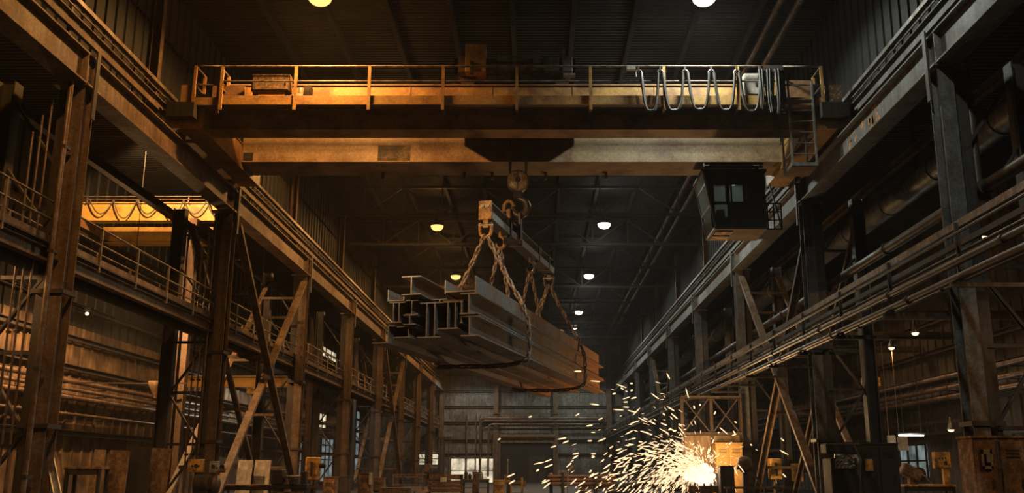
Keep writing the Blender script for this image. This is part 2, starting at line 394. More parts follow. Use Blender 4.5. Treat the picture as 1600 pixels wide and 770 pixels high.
for sx, X, Ys, side in ((-1, XL - .05, YL, 'rust-brown steel lattice column, %s from the camera in the orange-lit row'), (1, XR + .05, YR, 'grey steel lattice column, %s from the camera in the row behind the pipe rack')):
    first = None
    for k, y in enumerate(Ys):
        lab = side % ORD[k]
        if first is None: first = lattice_column(sx, X, y, ZG - .06, lab)
        else: dup(first, (X, y, 0), lab)

# ------------------------------------------------------------------ crane runways
def runway(sx, X, Ys, label):
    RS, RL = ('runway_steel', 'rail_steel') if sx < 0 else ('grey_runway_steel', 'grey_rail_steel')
    o = thing('crane_runway', label, 'runway girder', (X, 60, ZG))
    y0, y1 = -8, Y_END - .4; g = X + sx * .34
    m = MB(); m.lohi((min(X, X + sx * .68), y0, ZG), (max(X, X + sx * .68), y1, ZG + .05))
    m.lohi((min(X + sx * .22, X + sx * .27), y0, ZG + .05), (max(X + sx * .22, X + sx * .27), y1, ZG + .93))
    m.lohi((min(X + sx * .02, X + sx * .66), y0, ZG + .93), (max(X + sx * .02, X + sx * .66), y1, ZG + .98)); m.build('girder', RS, o)
    MB().ibeam((g, y0, ZG + 1.05), (g, y1, ZG + 1.05), .15, .12, .03, .03).build('rail', RL, o)
    # channels, conductor rods and the top bar carried behind the rail
    xx = X + sx * .8
    MB().lohi((xx - .06, y0, ZG + 1.89), (xx + .06, y1, ZG + 2.09)).build('conductor_channel', RS, o)
    MB().lohi((xx - .06, y0, ZG + 2.24), (xx + .06, y1, ZG + 2.36)).build('conductor_channel', RS, o)
    MB().tube((xx - sx * .08, y0, ZG + 2.52), (xx - sx * .08, y1, ZG + 2.52), .03, 6).build('conductor_rod', RL, o)
    MB().tube((xx - sx * .1, y0, ZG + 2.28), (xx - sx * .1, y1, ZG + 2.28), .03, 6).build('conductor_rod', RL, o)
    MB().lohi((xx - .08, y0, ZG + 2.78), (xx + .08, y1, ZG + 2.92)).build('top_bar', RL, o)
    for y in Ys:
        for f in (0, 4.6, 9.2):
            yy = y + f
            if yy > y1: continue
            MB().lohi((min(X + sx * .5, xx + sx * .14), yy - .05, ZG + .98), (max(X + sx * .5, xx + sx * .14), yy + .05, ZG + 1.08)).lohi((min(xx + sx * .06, xx + sx * .14), yy - .06, ZG + 1.0), (max(xx + sx * .06, xx + sx * .14), yy + .06, ZG + 2.8)).build('bracket', 'dark_steel', o)
    for y in Ys:                                       # web stiffeners over each column
        for e in (-.35, .35):
            MB().lohi((min(X + sx * .03, X + sx * .25), y + e - .02, ZG + .05), (max(X + sx * .03, X + sx * .25), y + e + .02, ZG + .93)).build('stiffener', RS, o)
    return o
runway(-1, XL, YL, 'long rust-brown crane runway girder with rail on the orange-lit columns')
rw = runway(1, XR, YR, 'long grey crane runway girder with peeling paint patch on the columns behind the pipe rack')
# peeling paint on the grey girder: irregular flakes on the web
m = MB()
for i in range(26):
    y = 29.2 + random.random() * 3.2; z = ZG + .12 + random.random() * .72; r = .05 + random.random() * .13
    n = 7; vs = [(XR + .2, y + r * (.6 + .6 * random.random()) * math.cos(6.283 * k / n), z + r * (.6 + .8 * random.random()) * math.sin(6.283 * k / n)) for k in range(n)]
    m.add([(XR + .222, a[1], a[2]) for a in vs] + [(XR + .212, a[1], a[2]) for a in vs], [tuple(range(n)), tuple(range(n, 2 * n))] + [(k, (k + 1) % n, n + (k + 1) % n, n + k) for k in range(n)])
f = m.build('peeling_paint', 'lug_paint', rw); f['kind'] = 'stuff'; f['label'] = 'peeling orange paint patch'
# posts of the upper building frame
def roof_post(x, y, lab):
    o = thing('roof_post', lab, 'post', (x, y, Z0 + 12.0), 'upper posts between runway and roof')
    MB().ibeam((x, y, Z0 + 12.0), (x, y, ROOF - .3), .36, .3, .03, .02, up=(1, 0, 0)).build('shaft', 'column_steel', o)
    MB().lohi((x - .25, y - .22, Z0 + 12.0), (x + .25, y + .22, Z0 + 12.06)).build('foot_plate', 'dark_steel', o)
for k, y in enumerate([33.0] + YL[2:]): roof_post(-14.15, y, 'slim steel post above the orange-lit runway, %s from the camera' % ORD[k])
for k, y in enumerate(YR[3:]): roof_post(12.0, y, 'slim steel post above the grey runway, %s from the camera' % ORD[k])
# roof trusses
def truss(y, lab):
    o = thing('roof_truss', lab, 'truss', (-1, y, Z0 + 16.3), 'roof trusses past the crane')
    zb, zt = Z0 + 16.3, ROOF - .45
    MB().ibeam((-13.9, y, zb), (11.9, y, zb), .2, .2, .03, .03).build('bottom_chord', 'dark_steel', o)
    MB().ibeam((-13.9, y, zt), (11.9, y, zt), .2, .2, .03, .03).build('top_chord', 'dark_steel', o)
    n = 10; w = 25.8 / n
    for i in range(n):
        x0 = -13.9 + i * w; p, q = ((x0, y, zb), (x0 + w, y, zt)) if i % 2 else ((x0, y, zt), (x0 + w, y, zb))
        MB().bar(p, q, .09, .09).build('diagonal', 'dark_steel', o)
    for i in range(1, n): MB().bar((-13.9 + i * w, y, zb), (-13.9 + i * w, y, zt), .08, .08).build('strut', 'dark_steel', o)
for k in range(9): truss(60.3 + 8.4 * k, 'dark roof truss spanning the aisle past the crane, %s from the camera' % ORD[k])
# two long pipes under the roof
for k, (x, r, w) in enumerate(((9.55, .13, 'thinner'), (10.3, .15, 'thicker'))):
    o = thing('roof_pipe', '%s of two long grey pipes under the roof beside the clerestory wall' % w, 'pipe', (x, 60, ROOF - .75), 'pipes under the roof')
    MB().tube((x, -15, ROOF - .75), (x, Y_END - .3, ROOF - .75), r, 12).build('pipe_run', 'pipe_steel', o)
    for y in range(10, 135, 10): MB().lohi((x - .02, y - .03, ROOF - .75 + r), (x + .02, y + .03, ROOF)).build('hanger', 'dark_steel', o)
# ------------------------------------------------------------------ bridge crane
ZC = Z0 + 12.49                                     # underside of both bridge girders
YN0, YN1, YF0, YF1 = 34.05, 34.9, 37.9, 39.2
crane = thing('bridge_crane', 'ochre overhead bridge crane with two box girders spanning the whole aisle', 'crane', (-1, 36.5, ZC))
def boxgirder(y0, y1, x0, x1, h, fl, name, paint):
    m = MB(); m.lohi((x0, y0, ZC + .04), (x1, y1, ZC + h)); m.lohi((x0, y0 - .05, ZC), (x1, y1 + fl, ZC + .04)); m.lohi((x0, y0 - .06, ZC + h), (x1, y1 + .06, ZC + h + .04))
    x = x0 + 1.3
    while x < x1 - .5: m.lohi((x - .02, y0 - .015, ZC + .04), (x + .02, y0, ZC + h)); x += 3.1    # welded seams of the web
    return m.build(name, paint, crane)
boxgirder(YN0, YN1, -12.3, 10.15, 1.78, .05, 'girder', 'crane_paint')
boxgirder(YF0, YF1, -12.25, 10.2, 1.78, .55, 'girder', 'girder_paint')
for y in (YN0 + .45, YF0 + .7): MB().ibeam((-12.2, y, ZC + 1.9), (10.1, y, ZC + 1.9), .16, .12, .035, .03).build('trolley_rail', 'rail_steel', crane)
for y in (YN1 + .25, YN1 + .5): MB().tube((-12.2, y, ZC + 2.2), (10.1, y, ZC + 2.2), .035, 6).build('power_bar', 'rail_steel', crane)
for x0, x1 in ((-13.66, -12.27), (10.2, 11.6)):     # end carriages riding on the runways
    m = MB(); m.lohi((x0, 33.2, ZC - .25), (x1, 40.6, ZC + .75)); m.lohi((x0 - .04, 33.2, ZC + .75), (x1 + .04, 40.6, ZC + .8)); m.build('end_carriage', 'crane_paint', crane)
    for y in (33.9, 39.9):
        xm = XL - .34 if x0 < 0 else XR + .34
        w = MB().lathe((xm - .09, y, ZG + 1.13 + .36), [(.36, 0), (.36, .03), (.31, .04), (.31, .14), (.36, .15), (.36, .18)], 18, (1, 0, 0)).build('wheel', 'hook_steel', crane)
    MB().lohi((x0 + .2, 32.7, ZC + .05), (x1 - .2, 33.2, ZC + .6)).build('buffer', 'dark_steel', crane)
# scorched patch and an access pocket on the web of the far girder
a, b = at(589, 253, 39.6), at(640, 223, 39.6)
MB().lohi((a.x, YF0 - .012, a.z), (b.x, YF0 + .01, b.z)).build('scorched_patch', 'scorched_paint', crane)
a, b = at(378, 249, 39.6), at(393, 236, 39.6)
m = MB(); m.lohi((a.x, YF0 - .03, a.z), (b.x, YF0, b.z)); m.build('pocket_cover', 'black_steel', crane)
# walkway along the near girder
YW = 33.0; ZW = Z0 + 13.12; xw0, xw1 = -11.65, 9.05
m = MB(); m.lohi((xw0, YW, ZW), (xw1, YN0, ZW + .04)); m.build('walkway_deck', 'crane_dark_paint', crane)
MB().lohi((xw0, YW - .03, ZW - .03), (xw1, YW + .02, ZW + .32)).build('toe_board', 'crane_paint', crane)
RT = Z0 + 14.58
posts = [-11.6 + 2.72 * i for i in range(8)] + [9.02]
for x in posts:
    MB().bar((x, YW - .06, ZW - .25), (x, YW - .06, RT), .11, .08).build('railing_post', 'crane_paint', crane)
    MB().bar((x, YW + .02, ZW - .06), (x, YN0 - .03, ZC + .45), .1, .06).build('deck_bracket', 'crane_dark_paint', crane)
MB().tube((xw0, YW - .06, RT), (xw1, YW - .06, RT), .045, 8).build('top_rail', 'rail_steel', crane)
MB().tube((xw0, YW - .06, ZW + .87), (xw1, YW - .06, ZW + .87), .035, 8).build('mid_rail', 'rail_steel', crane)
# end platforms with their own cages
def cage(x0, x1, y0, y1, z, top):
    MB().lohi((x0, y0, z), (x1, y1, z + .05)).build('end_platform', 'crane_dark_paint', crane)
    MB().lohi((x0, y0 - .03, z), (x1, y0, z + .3)).build('toe_board', 'crane_paint', crane)
    for x in (x0, x1):
        for y in (y0, y1): MB().bar((x, y, z - .3), (x, y, top), .1, .09).build('railing_post', 'crane_paint', crane)
    for zz in (top, z + (top - z) * .52):
        MB().path([(x0, y1, zz), (x0, y0, zz), (x1, y0, zz), (x1, y1, zz)], .04, 6).build('cage_rail', 'rail_steel', crane)
cage(-12.62, -11.72, 33.0, 34.0, ZW - .05, RT + .04)
cage(9.1, 10.55, 33.0, 34.0, ZW - .05, RT + .02)
MB().lohi((-13.1, 33.0, ZW - .15), (-12.72, 33.4, ZW + .75)).build('end_box', 'crane_paint', crane)
MB().lohi((10.68, 33.0, ZW - .1), (11.25, 33.5, ZW + .75)).build('end_box', 'rusty_mesh', crane)
MB().lohi((9.3, 33.75, ZW + .1), (10.4, 33.95, ZW + 1.25)).build('end_panel', 'crane_dark_paint', crane)
MB().lohi((-12.2, 33.7, ZW + .15), (-11.0, 33.95, ZW + 1.0)).build('end_panel', 'crane_dark_paint', crane)
for x in (-6.6, -3.1, -1.9, .4, 3.0):                # lugs under the far girder
    MB().lohi((x - .06, YF1 + .1, ZC - .28), (x + .06, YF1 + .3, ZC)).build('cable_lug', 'crane_dark_paint', crane)
# access basket hanging below the walkway end, with a ladder
bx0, bx1, by0, by1, bz = 9.27, 10.15, 32.95, 34.0, Z0 + 10.72
bk = thing('access_basket', 'open steel access basket with ladder rungs hanging below the walkway end', 'basket', ((bx0 + bx1) / 2, (by0 + by1) / 2, bz))
MB().lohi((bx0, by0, bz - .03), (bx1, by1 + .15, bz)).build('floor_plate', 'crane_dark_paint', bk)
MB().lohi((bx0 - .03, by0 - .03, bz), (bx1 + .03, by0, bz + .13)).lohi((bx0 - .03, by0, bz), (bx0, by1 + .15, bz + .13)).lohi((bx1, by0, bz), (bx1 + .03, by1 + .15, bz + .13)).build('kick_rim', 'galvanised', bk)
for x in (bx0, bx1):
    for y in (by0, by1 + .1): MB().bar((x, y, bz), (x, y, ZW + (.9 if y == by0 else .0)), .07, .07).build('post', 'galvanised', bk)
for i in range(6):
    z = bz + .45 + .42 * i; MB().tube((bx0, by0, z), (bx1, by0, z), .022, 6).build('rung', 'galvanised', bk)
for z in (bz + .55, bz + 1.1):
    MB().path([(bx0, by0, z), (bx0, by1 + .1, z)], .022, 6).build('side_rail', 'galvanised', bk); MB().path([(bx1, by0, z), (bx1, by1 + .1, z)], .022, 6).build('side_rail', 'galvanised', bk)
MB().bar((bx0, by1 + .1, bz + .1), (bx1, by1 + .1, bz + 1.9), .04, .04).build('brace', 'galvanised', bk)
# cabinets on the walkway
def wbox(px0, px1, py0, py1, d, dep, name, material, label, cat, feet=True):
    a, b = at(px0, py1, d), at(px1, py0, d); o = thing(name, label, cat, ((a.x + b.x) / 2, a.y, a.z))
    MB().lohi((a.x, a.y, a.z), (b.x, a.y + dep, b.z)).build('body', material, o, bevel=.015)
    MB().lohi((a.x + .05, a.y - .02, a.z + .05), (b.x - .05, a.y, b.z - .05)).build('door', material, o, bevel=.01)
    MB().lohi((b.x - .16, a.y - .05, (a.z + b.z) / 2 - .08), (b.x - .12, a.y - .02, (a.z + b.z) / 2 + .08)).build('handle', 'hook_steel', o)
    if feet:
        for x in (a.x + .12, b.x - .12): MB().lohi((x - .06, a.y + .05, ZW + .04), (x + .06, a.y + dep - .05, a.z)).build('foot', 'black_steel', o)
    return o
o = wbox(392, 452, 113, 142, 35.35, .38, 'resistor_box', 'rusty_mesh', 'rusty perforated resistor box on the crane walkway', 'electrical box')
o = wbox(1164, 1188, 111, 149, 35.4, .35, 'control_cabinet', 'pale_sheet', 'pale control cabinet behind the hanging cable bunch on the walkway', 'electrical box')
x0 = at(466, 140, 35.4).x; g = thing('brake_motor', 'small motor with gear housing on the walkway beside the resistor box', 'motor', (x0, 33.5, ZW + .04))
MB().lohi((x0 - .28, 33.35, ZW + .04), (x0 + .42, 33.7, ZW + .14)).build('base', 'dark_steel', g)
MB().tube((x0 - .25, 33.52, ZW + .42), (x0 + .12, 33.52, ZW + .42), .2, 14).build('motor_body', 'pale_sheet', g)
MB().lohi((x0 + .14, 33.38, ZW + .14), (x0 + .42, 33.66, ZW + .85)).build('gear_case', 'dark_steel', g)
MB().tube((x0, 33.5, ZW + .6), (x0, 33.5, ZW + .82), .08, 10).build('terminal_box', 'pale_sheet', g)

# hoist trolley on the rails of both girders
ZT = Z0 + 14.92; tx0, tx1 = -3.15, 1.5
tr = thing('hoist_trolley', 'hoist trolley with tall rusty housing and motors riding on top of the bridge crane', 'hoist', (-.8, 36.4, Z0 + 14.4))
m = MB(); m.lohi((tx0, 34.1, ZT), (tx1, 34.5, ZT + .5)).lohi((tx0, 38.3, ZT), (tx1, 38.7, ZT + .55)).lohi((tx0, 34.1, ZT), (tx0 + .35, 38.7, ZT + .5)).lohi((tx1 - .35, 34.1, ZT), (tx1, 38.7, ZT + .5)).lohi((-1.0, 34.3, ZT), (-.6, 38.6, ZT + .4)); m.build('frame', 'machine_grey', tr)
for x in (tx0 + .5, tx1 - .5):
    for y in (34.5, 38.6):
        MB().lathe((x, y - .07, ZC + 1.98 + .3), [(.34, 0), (.34, .03), (.3, .04), (.3, .14)], 16, (0, 1, 0)).build('wheel', 'hook_steel', tr)
        MB().lohi((x - .1, y + .08, ZC + 2.1), (x + .1, y + .14, ZT + .1)).build('wheel_fork', 'dark_steel', tr)
def bit(px0, px1, py0, py1, y, dep):              # a box of the trolley machinery by its outline, front face at y
    d = y * c_ + 15.4 * s_; a, b = at(px0, py1, d), at(px1, py0, d); return (a.x, y, a.z), (b.x, y + dep, b.z)
MB().lohi(*bit(727, 759, 66, 114, 33.95, .9)).build('housing', 'crane_paint', tr, bevel=.02)
MB().lohi(*bit(716, 726, 87, 114, 33.98, .6)).build('side_box', 'crane_dark_paint', tr)
MB().lohi(*bit(735, 740, 96, 118, 33.85, .1)).build('pedestal_arm', 'black_steel', tr)
MB().lohi(*bit(776, 825, 87, 96, 34.0, 1.1)).lohi(*bit(780, 786, 95, 104, 34.1, .8)).lohi(*bit(814, 820, 95, 104, 34.1, .8)).build('drum_cover', 'machine_grey', tr)
MB().tube((-1.5, 36.7, ZT + .75), (.4, 36.7, ZT + .75), .45, 18).build('rope_drum', 'hook_steel', tr)
(a, b) = bit(831, 843, 78, 112, 34.0, .7)
MB().lohi(a, b).tube(((a[0] + b[0]) / 2 + .05, 34.0, b[2] - .4), ((a[0] + b[0]) / 2 + .05, 33.85, b[2] - .4), .16, 14).build('gear_case', 'machine_grey', tr)
MB().lohi(*bit(850, 875, 88, 113, 34.0, .9)).build('gearbox', 'machine_grey', tr, bevel=.03)
MB().lohi(*bit(879, 883, 74, 113, 33.95, .2)).build('limit_post', 'machine_grey', tr)
MB().lohi(*bit(881, 895, 88, 114, 33.95, .7)).build('motor', 'machine_grey', tr, bevel=.04)
MB().lohi(*bit(880, 899, 117, 120, 33.8, .3)).build('pale_guard', 'galvanised', tr)
MB().lohi((-3.35, 35.5, ZC + .95), (1.9, 37.5, ZT + .1)).build('drum_well', 'black_steel', tr)
# ropes: part of the hoist
HX, HY, HZ = -.77, 36.7, Z0 + 11.28
for dx in (-.33, -.16, .28, .45):
    MB().tube((HX + dx, HY + (.08 if dx in (-.16, .28) else -.05), ZC + .9), (HX + (-.3 if dx < 0 else .36) , HY, HZ + .02), .03, 6).build('wire_rope', 'hook_steel', tr)

# hook block
hb = thing('hook_block', 'round crane hook block hanging on four ropes with large curved hook', 'hook block', (HX, HY, HZ - 1.9))
MB().lathe((HX + .03, HY - .16, HZ), [(.44, 0), (.45, .02), (.40, .06), (.40, .10), (.45, .14), (.45, .18), (.40, .22), (.40, .26), (.45, .30), (.44, .32)], 32, (0, 1, 0)).build('sheave', 'hook_steel', hb)
MB().lathe((HX + .03, HY - .2, HZ), [(.0, -.02), (.38, -.015), (.42, .02), (.41, .03)], 32, (0, 1, 0)).build('sheave_cover', 'pale_rust', hb)
MB().lathe((HX + .03, HY - .27, HZ + .03), [(.09, 0), (.11, .02), (.11, .08)], 14, (0, 1, 0)).build('axle_nut', 'black_steel', hb)
MB().bar((HX + .03, HY - .235, HZ + .38), (HX + .03, HY - .235, HZ - .38), .05, .02).build('cover_rib', 'hook_steel', hb)
MB().lohi((HX - .16, HY - .14, HZ - .72), (HX + .2, HY + .18, HZ - .36)).build('crosshead', 'black_steel', hb, bevel=.04)
pts = []; rr = []
cx, cz = HX + .10, HZ - 1.06
pts += [(HX + .02, HY, HZ - .5), (HX + .05, HY, HZ - .68)]; rr += [.1, .1]
for k in range(15):
    t = math.radians(75 - k * 20.5); R_ = .3 + .02 * math.sin(k * .3)
    pts.append((cx + R_ * math.cos(t), HY, cz + R_ * 1.12 * math.sin(t))); rr.append([.1, .115, .125, .135, .14, .14, .14, .135, .13, .12, .105, .09, .075, .06, .035][k])
MB().path(pts, rr, 12).build('hook', 'hook_steel', hb)

# ------------------------------------------------------------------ spreader beam and the hanging bundle
U = V((math.sin(math.radians(13.75)), math.cos(math.radians(13.75)), 0)); RGT = V((U.y, -U.x, 0)); O = V((-1.93, 27.6, Z0))
def L(a, s, z): return O + RGT * a + U * s + V((0, 0, z))
RM = Matrix((RGT, U, V((0, 0, 1)))).transposed()
AS = -1.12
sp = thing('spreader_beam', 'dark lifting beam hanging from the hook above the steel bundle', 'lifting beam', L(AS, 9.1, 8.69))
sz0, sz1 = 8.69, 9.33; sA, sB = 5.1, 15.2
m = MB()
def lb(m, a0, a1, s0, s1, z0, z1): return m.box(L((a0 + a1) / 2, (s0 + s1) / 2, (z0 + z1) / 2), (a1 - a0, s1 - s0, z1 - z0), RM)
lb(m, AS - .22, AS + .22, sA, sB, sz1 - .05, sz1); lb(m, AS - .22, AS + .22, sA, sB, sz0, sz0 + .3); lb(m, AS - .1, AS + .1, sA, sB, sz0 + .3, sz1 - .05)
m.build('body', 'hook_steel', sp)
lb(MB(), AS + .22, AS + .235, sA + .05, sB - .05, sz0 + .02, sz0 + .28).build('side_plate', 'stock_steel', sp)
lb(MB(), AS - .24, AS + .24, sA - .06, sA, sz0 - .02, sz1 + .03).build('end_plate', 'lug_paint', sp, bevel=.01)
lb(MB(), AS - .24, AS + .24, sB, sB + .05, sz0 - .02, sz1 + .03).build('end_plate', 'hook_steel', sp)
for a in (-.1, .1):
    MB().tube(L(AS + a, sA - .12, sz1 - .16), L(AS + a, sA - .06, sz1 - .16), .07, 10).build('bolt', 'galvanised', sp)
for s in (7.7, 9.3, 12.3, 14.1):
    w = .3 if s in (7.7, 12.3) else .2
    m = MB(); lb(m, AS - .26, AS - .2, s - .06, s + .06, sz0 - .05, sz1 + .04); lb(m, AS + .2, AS + .26, s - .06, s + .06, sz0 - .05, sz1 + .04); lb(m, AS - .26, AS + .26, s - .06, s + .06, sz0 - .06, sz0); lb(m, AS - .26, AS + .26, s - .06, s + .06, sz1, sz1 + .05); m.build('strap', 'dark_steel', sp)
# lifting lug: two plates pinned to the hook
m = MB(); lb(m, AS - .26, AS - .1, 8.75, 9.0, sz1, sz1 + .75); m.build('lifting_lug', 'lug_paint', sp, bevel=.02)
m = MB(); lb(m, AS + .2, AS + .3, 8.85, 9.15, sz1 - .5, sz1 + .6); m.build('lifting_lug', 'hook_steel', sp, bevel=.02)
pts = [L(AS - .2 + .2 * math.cos(t), 8.9, sz1 + .8 + .3 * math.sin(t)) for t in [math.radians(10 + 28 * k) for k in range(8)]]
MB().path(pts, .07, 8).build('lug_ring', 'lug_paint', sp)
def shackle(s, z, material):
    """bow shackle: pin lug, two cheeks and the bow under it"""
    m = MB(); lb(m, AS - .1, AS + .1, s - .04, s + .06, z - .3, z + .04); m.build('pin_lug', material, sp, bevel=.015)
    MB().tube(L(AS - .27, s, z - .2), L(AS + .27, s, z - .2), .055, 10).build('shackle_pin', 'galvanised', sp)
    pts = [L(AS - .2, s, z - .12), L(AS - .21, s, z - .3)] + [L(AS + .2 * math.cos(t), s, z - .45 + .2 * math.sin(t)) for t in [math.radians(180 + 30 * k) for k in range(7)]] + [L(AS + .21, s, z - .3), L(AS + .2, s, z - .12)]
    MB().path(pts, .06, 8).build('shackle_bow', material, sp)
shackle(sA + .05, sz0, 'lug_paint'); shackle(sB - .1, sz0, 'hook_steel')
def sling_hook(s, z, material):
    pts = [L(AS, s, z + .02), L(AS, s, z - .18)] + [L(AS + .17 * math.cos(t) + .02, s, z - .42 + .22 * math.sin(t)) for t in [math.radians(85 - 24 * k) for k in range(12)]]
    MB().path(pts, [.05, .055] + [.05, .055, .06, .065, .07, .07, .068, .062, .055, .05, .04, .025], 8).build('sling_hook', material, sp)
sling_hook(7.0, sz0, 'lug_paint'); sling_hook(11.6, sz0, 'hook_steel')

# the bundle: every beam a thing of its own; plates are (a0, a1, z0, z1) of the cross-section
T = .035
def ibm(a, w, z0, z1, t=T): return [(a - w / 2, a + w / 2, z1 - t, z1), (a - w / 2, a + w / 2, z0, z0 + t), (a - t / 2, a + t / 2, z0 + t, z1 - t)]
def hbm(a0, a1, zw, zlo, zhi, t=T): return [(a0, a0 + t, zlo, zhi), (a1 - t, a1, zlo, zhi), (a0 + t, a1 - t, zw - t / 2, zw + t / 2)]
beams = [
 ('lower of the two I-beams stacked on the grey-lit side of the bundle', ibm(-.02, .54, 3.80, 4.42, .048), 0, 21.5),
 ('upper of the two I-beams stacked on the grey-lit side, under the upturned channel', ibm(-.03, .56, 4.44, 5.08, .048), -.05, 21.35),
 ('wide upturned channel beam lying on top at the grey-lit edge of the bundle', [(-.89, -.855, 5.12, 5.54), (.05, .09, 5.13, 5.64), (-.855, .05, 5.17, 5.21)], .25, 20.9),
 ('I-beam riding highest on the bundle, beside the upturned channel', ibm(-1.76, .60, 5.05, 5.62), -.25, 20.4),
 ('tall twin-web beam standing in the middle of the bundle', [(-1.60, -.86, 4.83, 4.87), (-1.66, -.94, 3.81, 3.85), (-1.40, -1.365, 3.85, 4.83), (-1.15, -1.115, 3.85, 4.83)], .1, 21.2),
 ('twin-web beam between the middle of the bundle and the grey-lit I-beams', [(-.83, -.36, 4.82, 4.86), (-1.0, -.37, 4.03, 4.07), (-.71, -.675, 4.07, 4.82), (-.48, -.445, 4.07, 4.82)], 0, 20.8),
 ('narrow beam wedged beside the grey-lit I-beams', [(-.345, -.245, 4.82, 4.86), (-.34, -.24, 4.20, 4.235), (-.305, -.27, 4.235, 4.82)], .05, 21.0),
 ('twin-web beam standing on edge at the orange-lit side, uppermost there', [(-2.6, -2.08, 4.90, 4.935), (-2.7, -2.2, 4.30, 4.335), (-2.48, -2.445, 4.335, 4.90), (-2.30, -2.265, 4.335, 4.90)], .15, 20.9),
 ('upturned flange beam lying on top at the orange-lit edge of the bundle', [(-2.64, -2.605, 4.95, 5.30), (-2.14, -2.105, 4.95, 5.10), (-2.605, -2.14, 4.95, 4.985)], .1, 21.0),
 ('squat I-beam lying under the highest-riding beam', ibm(-1.90, .40, 4.53, 4.99), .2, 20.6),
 ('squat I-beam lying halfway down, beside the tall twin-web beam', ibm(-1.88, .40, 4.20, 4.51), 0, 21.1),
 ('I-beam at the bottom corner of the orange-lit side', [(-3.0, -2.48, 3.66, 3.695), (-2.70, -2.3, 4.15, 4.185), (-2.52, -2.485, 3.695, 4.15)], -.1, 21.4),
 ('low beam at the bottom, between the orange-lit corner beam and the tall twin-web beam', [(-2.44, -1.72, 4.15, 4.185), (-2.44, -1.9, 3.84, 3.875), (-1.97, -1.935, 3.875, 4.15)], .12, 20.7),
 ('low flat beam lying just below the highest-riding beam, hard by the upturned channel', [(-1.40, -.92, 4.90, 4.935), (-1.40, -.92, 5.03, 5.045), (-1.18, -1.145, 4.935, 5.03)], .6, 19.8),
]
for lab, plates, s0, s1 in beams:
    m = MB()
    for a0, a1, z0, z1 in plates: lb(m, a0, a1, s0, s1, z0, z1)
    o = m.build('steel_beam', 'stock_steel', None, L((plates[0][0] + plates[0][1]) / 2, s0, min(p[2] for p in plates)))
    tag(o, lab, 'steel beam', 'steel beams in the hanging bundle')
o = MB().box(L(-.55, .3, 4.885), (.62, .5, .035), RM).build('packing_plate', 'stock_rust'); tag(o, 'small rusty packing plate on the end of the bundle', 'plate')
for k, (a, s) in enumerate(((-.25, 12.9), (-.35, 15.4))):
    o = thing('corner_saver', ('first', 'second')[k] + ' pale corner pad lying in the channel under the chains, counted from the near end', 'pad', L(a, s, 5.14), 'corner pads on the bundle')
    m = MB(); lb(m, a - .2, a + .2, s - .25, s + .25, 5.14, 5.72); m.build('pad', 'wood', o, bevel=.03)
    m = MB(); lb(m, a - .22, a + .26, s - .2, s + .2, 5.72, 5.78); m.build('wear_strip', 'white_label', o)

# chains: linked steel rings along a path
def chain(pts, pitch, r, w, label, group=None):
    P = [V(p) for p in pts]; seg = [(P[i + 1] - P[i]).length for i in range(len(P) - 1)]; tot = sum(seg)
    def pos(t):
        for i, l_ in enumerate(seg):
            if t <= l_ or i == len(seg) - 1: return P[i].lerp(P[i + 1], min(1, t / l_)), (P[i + 1] - P[i]).normalized()
            t -= l_
    n = int(tot / pitch); m = MB(); ref = V((.3, 1, .2)).normalized()
    for k in range(n + 1):
        a, _ = pos(max(0, k * pitch - pitch * .05)); b, _ = pos(min(tot, (k + 1) * pitch + pitch * .05)); cc = (a + b) / 2
        ax = (b - a).normalized() if (b - a).length > 1e-4 else _
        sd = ax.cross(ref).normalized(); nn = ax.cross(sd)
        ang = math.radians(45 + (90 if k % 2 else 0)) + .2 * math.sin(k * 1.7)
        sd = sd * math.cos(ang) + nn * math.sin(ang)
        hl = pitch * .5 + r * .6; hw = w / 2 - r; ring = []
        for q in range(10):
            t = 2 * math.pi * q / 10; cx_ = math.cos(t); sx_ = math.sin(t)
            ring.append(cc + ax * (cx_ * hw + (hl - hw) * (1 if cx_ > .01 else -1 if cx_ < -.01 else 0)) + sd * sx_ * hw)
        m.path(ring, r, 6, True)
    o = m.build('lifting_chain', 'chain_steel'); return tag(o, label, 'chain', group)
def bow(p, q, sag, n=4):
    p, q = V(p), V(q); return [p.lerp(q, i / n) - V((0, 0, sag * 4 * (i / n) * (1 - i / n))) for i in range(n + 1)]
def wrap(s, sh, slack, label):
    z = sz0 - .6; c = L(AS, sh, z)
    right = bow(c + RGT * .06, L(.1, s, 5.72), .1) + [L(.34, s, 5.0), L(.36, s + .02, 4.4), L(.35, s, 3.85), L(.3, s - .03, 3.68)]
    under = [L(-.4, s - .1, 3.6 - slack), L(-1.3, s, 3.6 - slack * 1.2), L(-2.2, s, 3.58 - slack * .5), L(-3.0, s, 3.55), L(-3.12, s, 3.7), L(-2.85, s, 4.6), L(-2.76, s, 5.32)]
    left = list(reversed(bow(c - RGT * .06, L(-2.72, s, 5.36), .12)))
    chain(right + under + left, .25, .04, .2, label)
wrap(5.6, sA + .05, .06, 'long rusty chain sling hung from the orange end shackle, wrapped round the bundle')
wrap(15.9, sB - .1, .08, 'dark chain sling hung from the far end shackle, wrapped round the bundle')
def leg(s, a1, s1, z1, z, label): chain(bow(L(AS + (.03 if a1 > AS else -.03), s, z), L(a1, s1, z1), .06), .225, .036, .18, label, 'short chain legs down to the bundle')
leg(7.0, -1.75, 7.1, 5.64, sz0 - .62, 'short chain leg from the orange sling hook down to the highest-riding beam')
leg(7.0, -.85, 7.9, 5.45, sz0 - .62, 'short chain leg from the orange sling hook down to the upturned channel')
leg(11.6, -1.7, 11.6, 5.64, sz0 - .62, 'short chain leg from the dark sling hook down to the highest-riding beam')
leg(11.6, -.75, 13.0, 5.2, sz0 - .62, 'short chain leg from the dark sling hook down into the upturned channel')
leg(15.1, -1.6, 13.6, 5.64, sz0 - .6, 'chain leg slanting back from the far end shackle to the highest-riding beam')

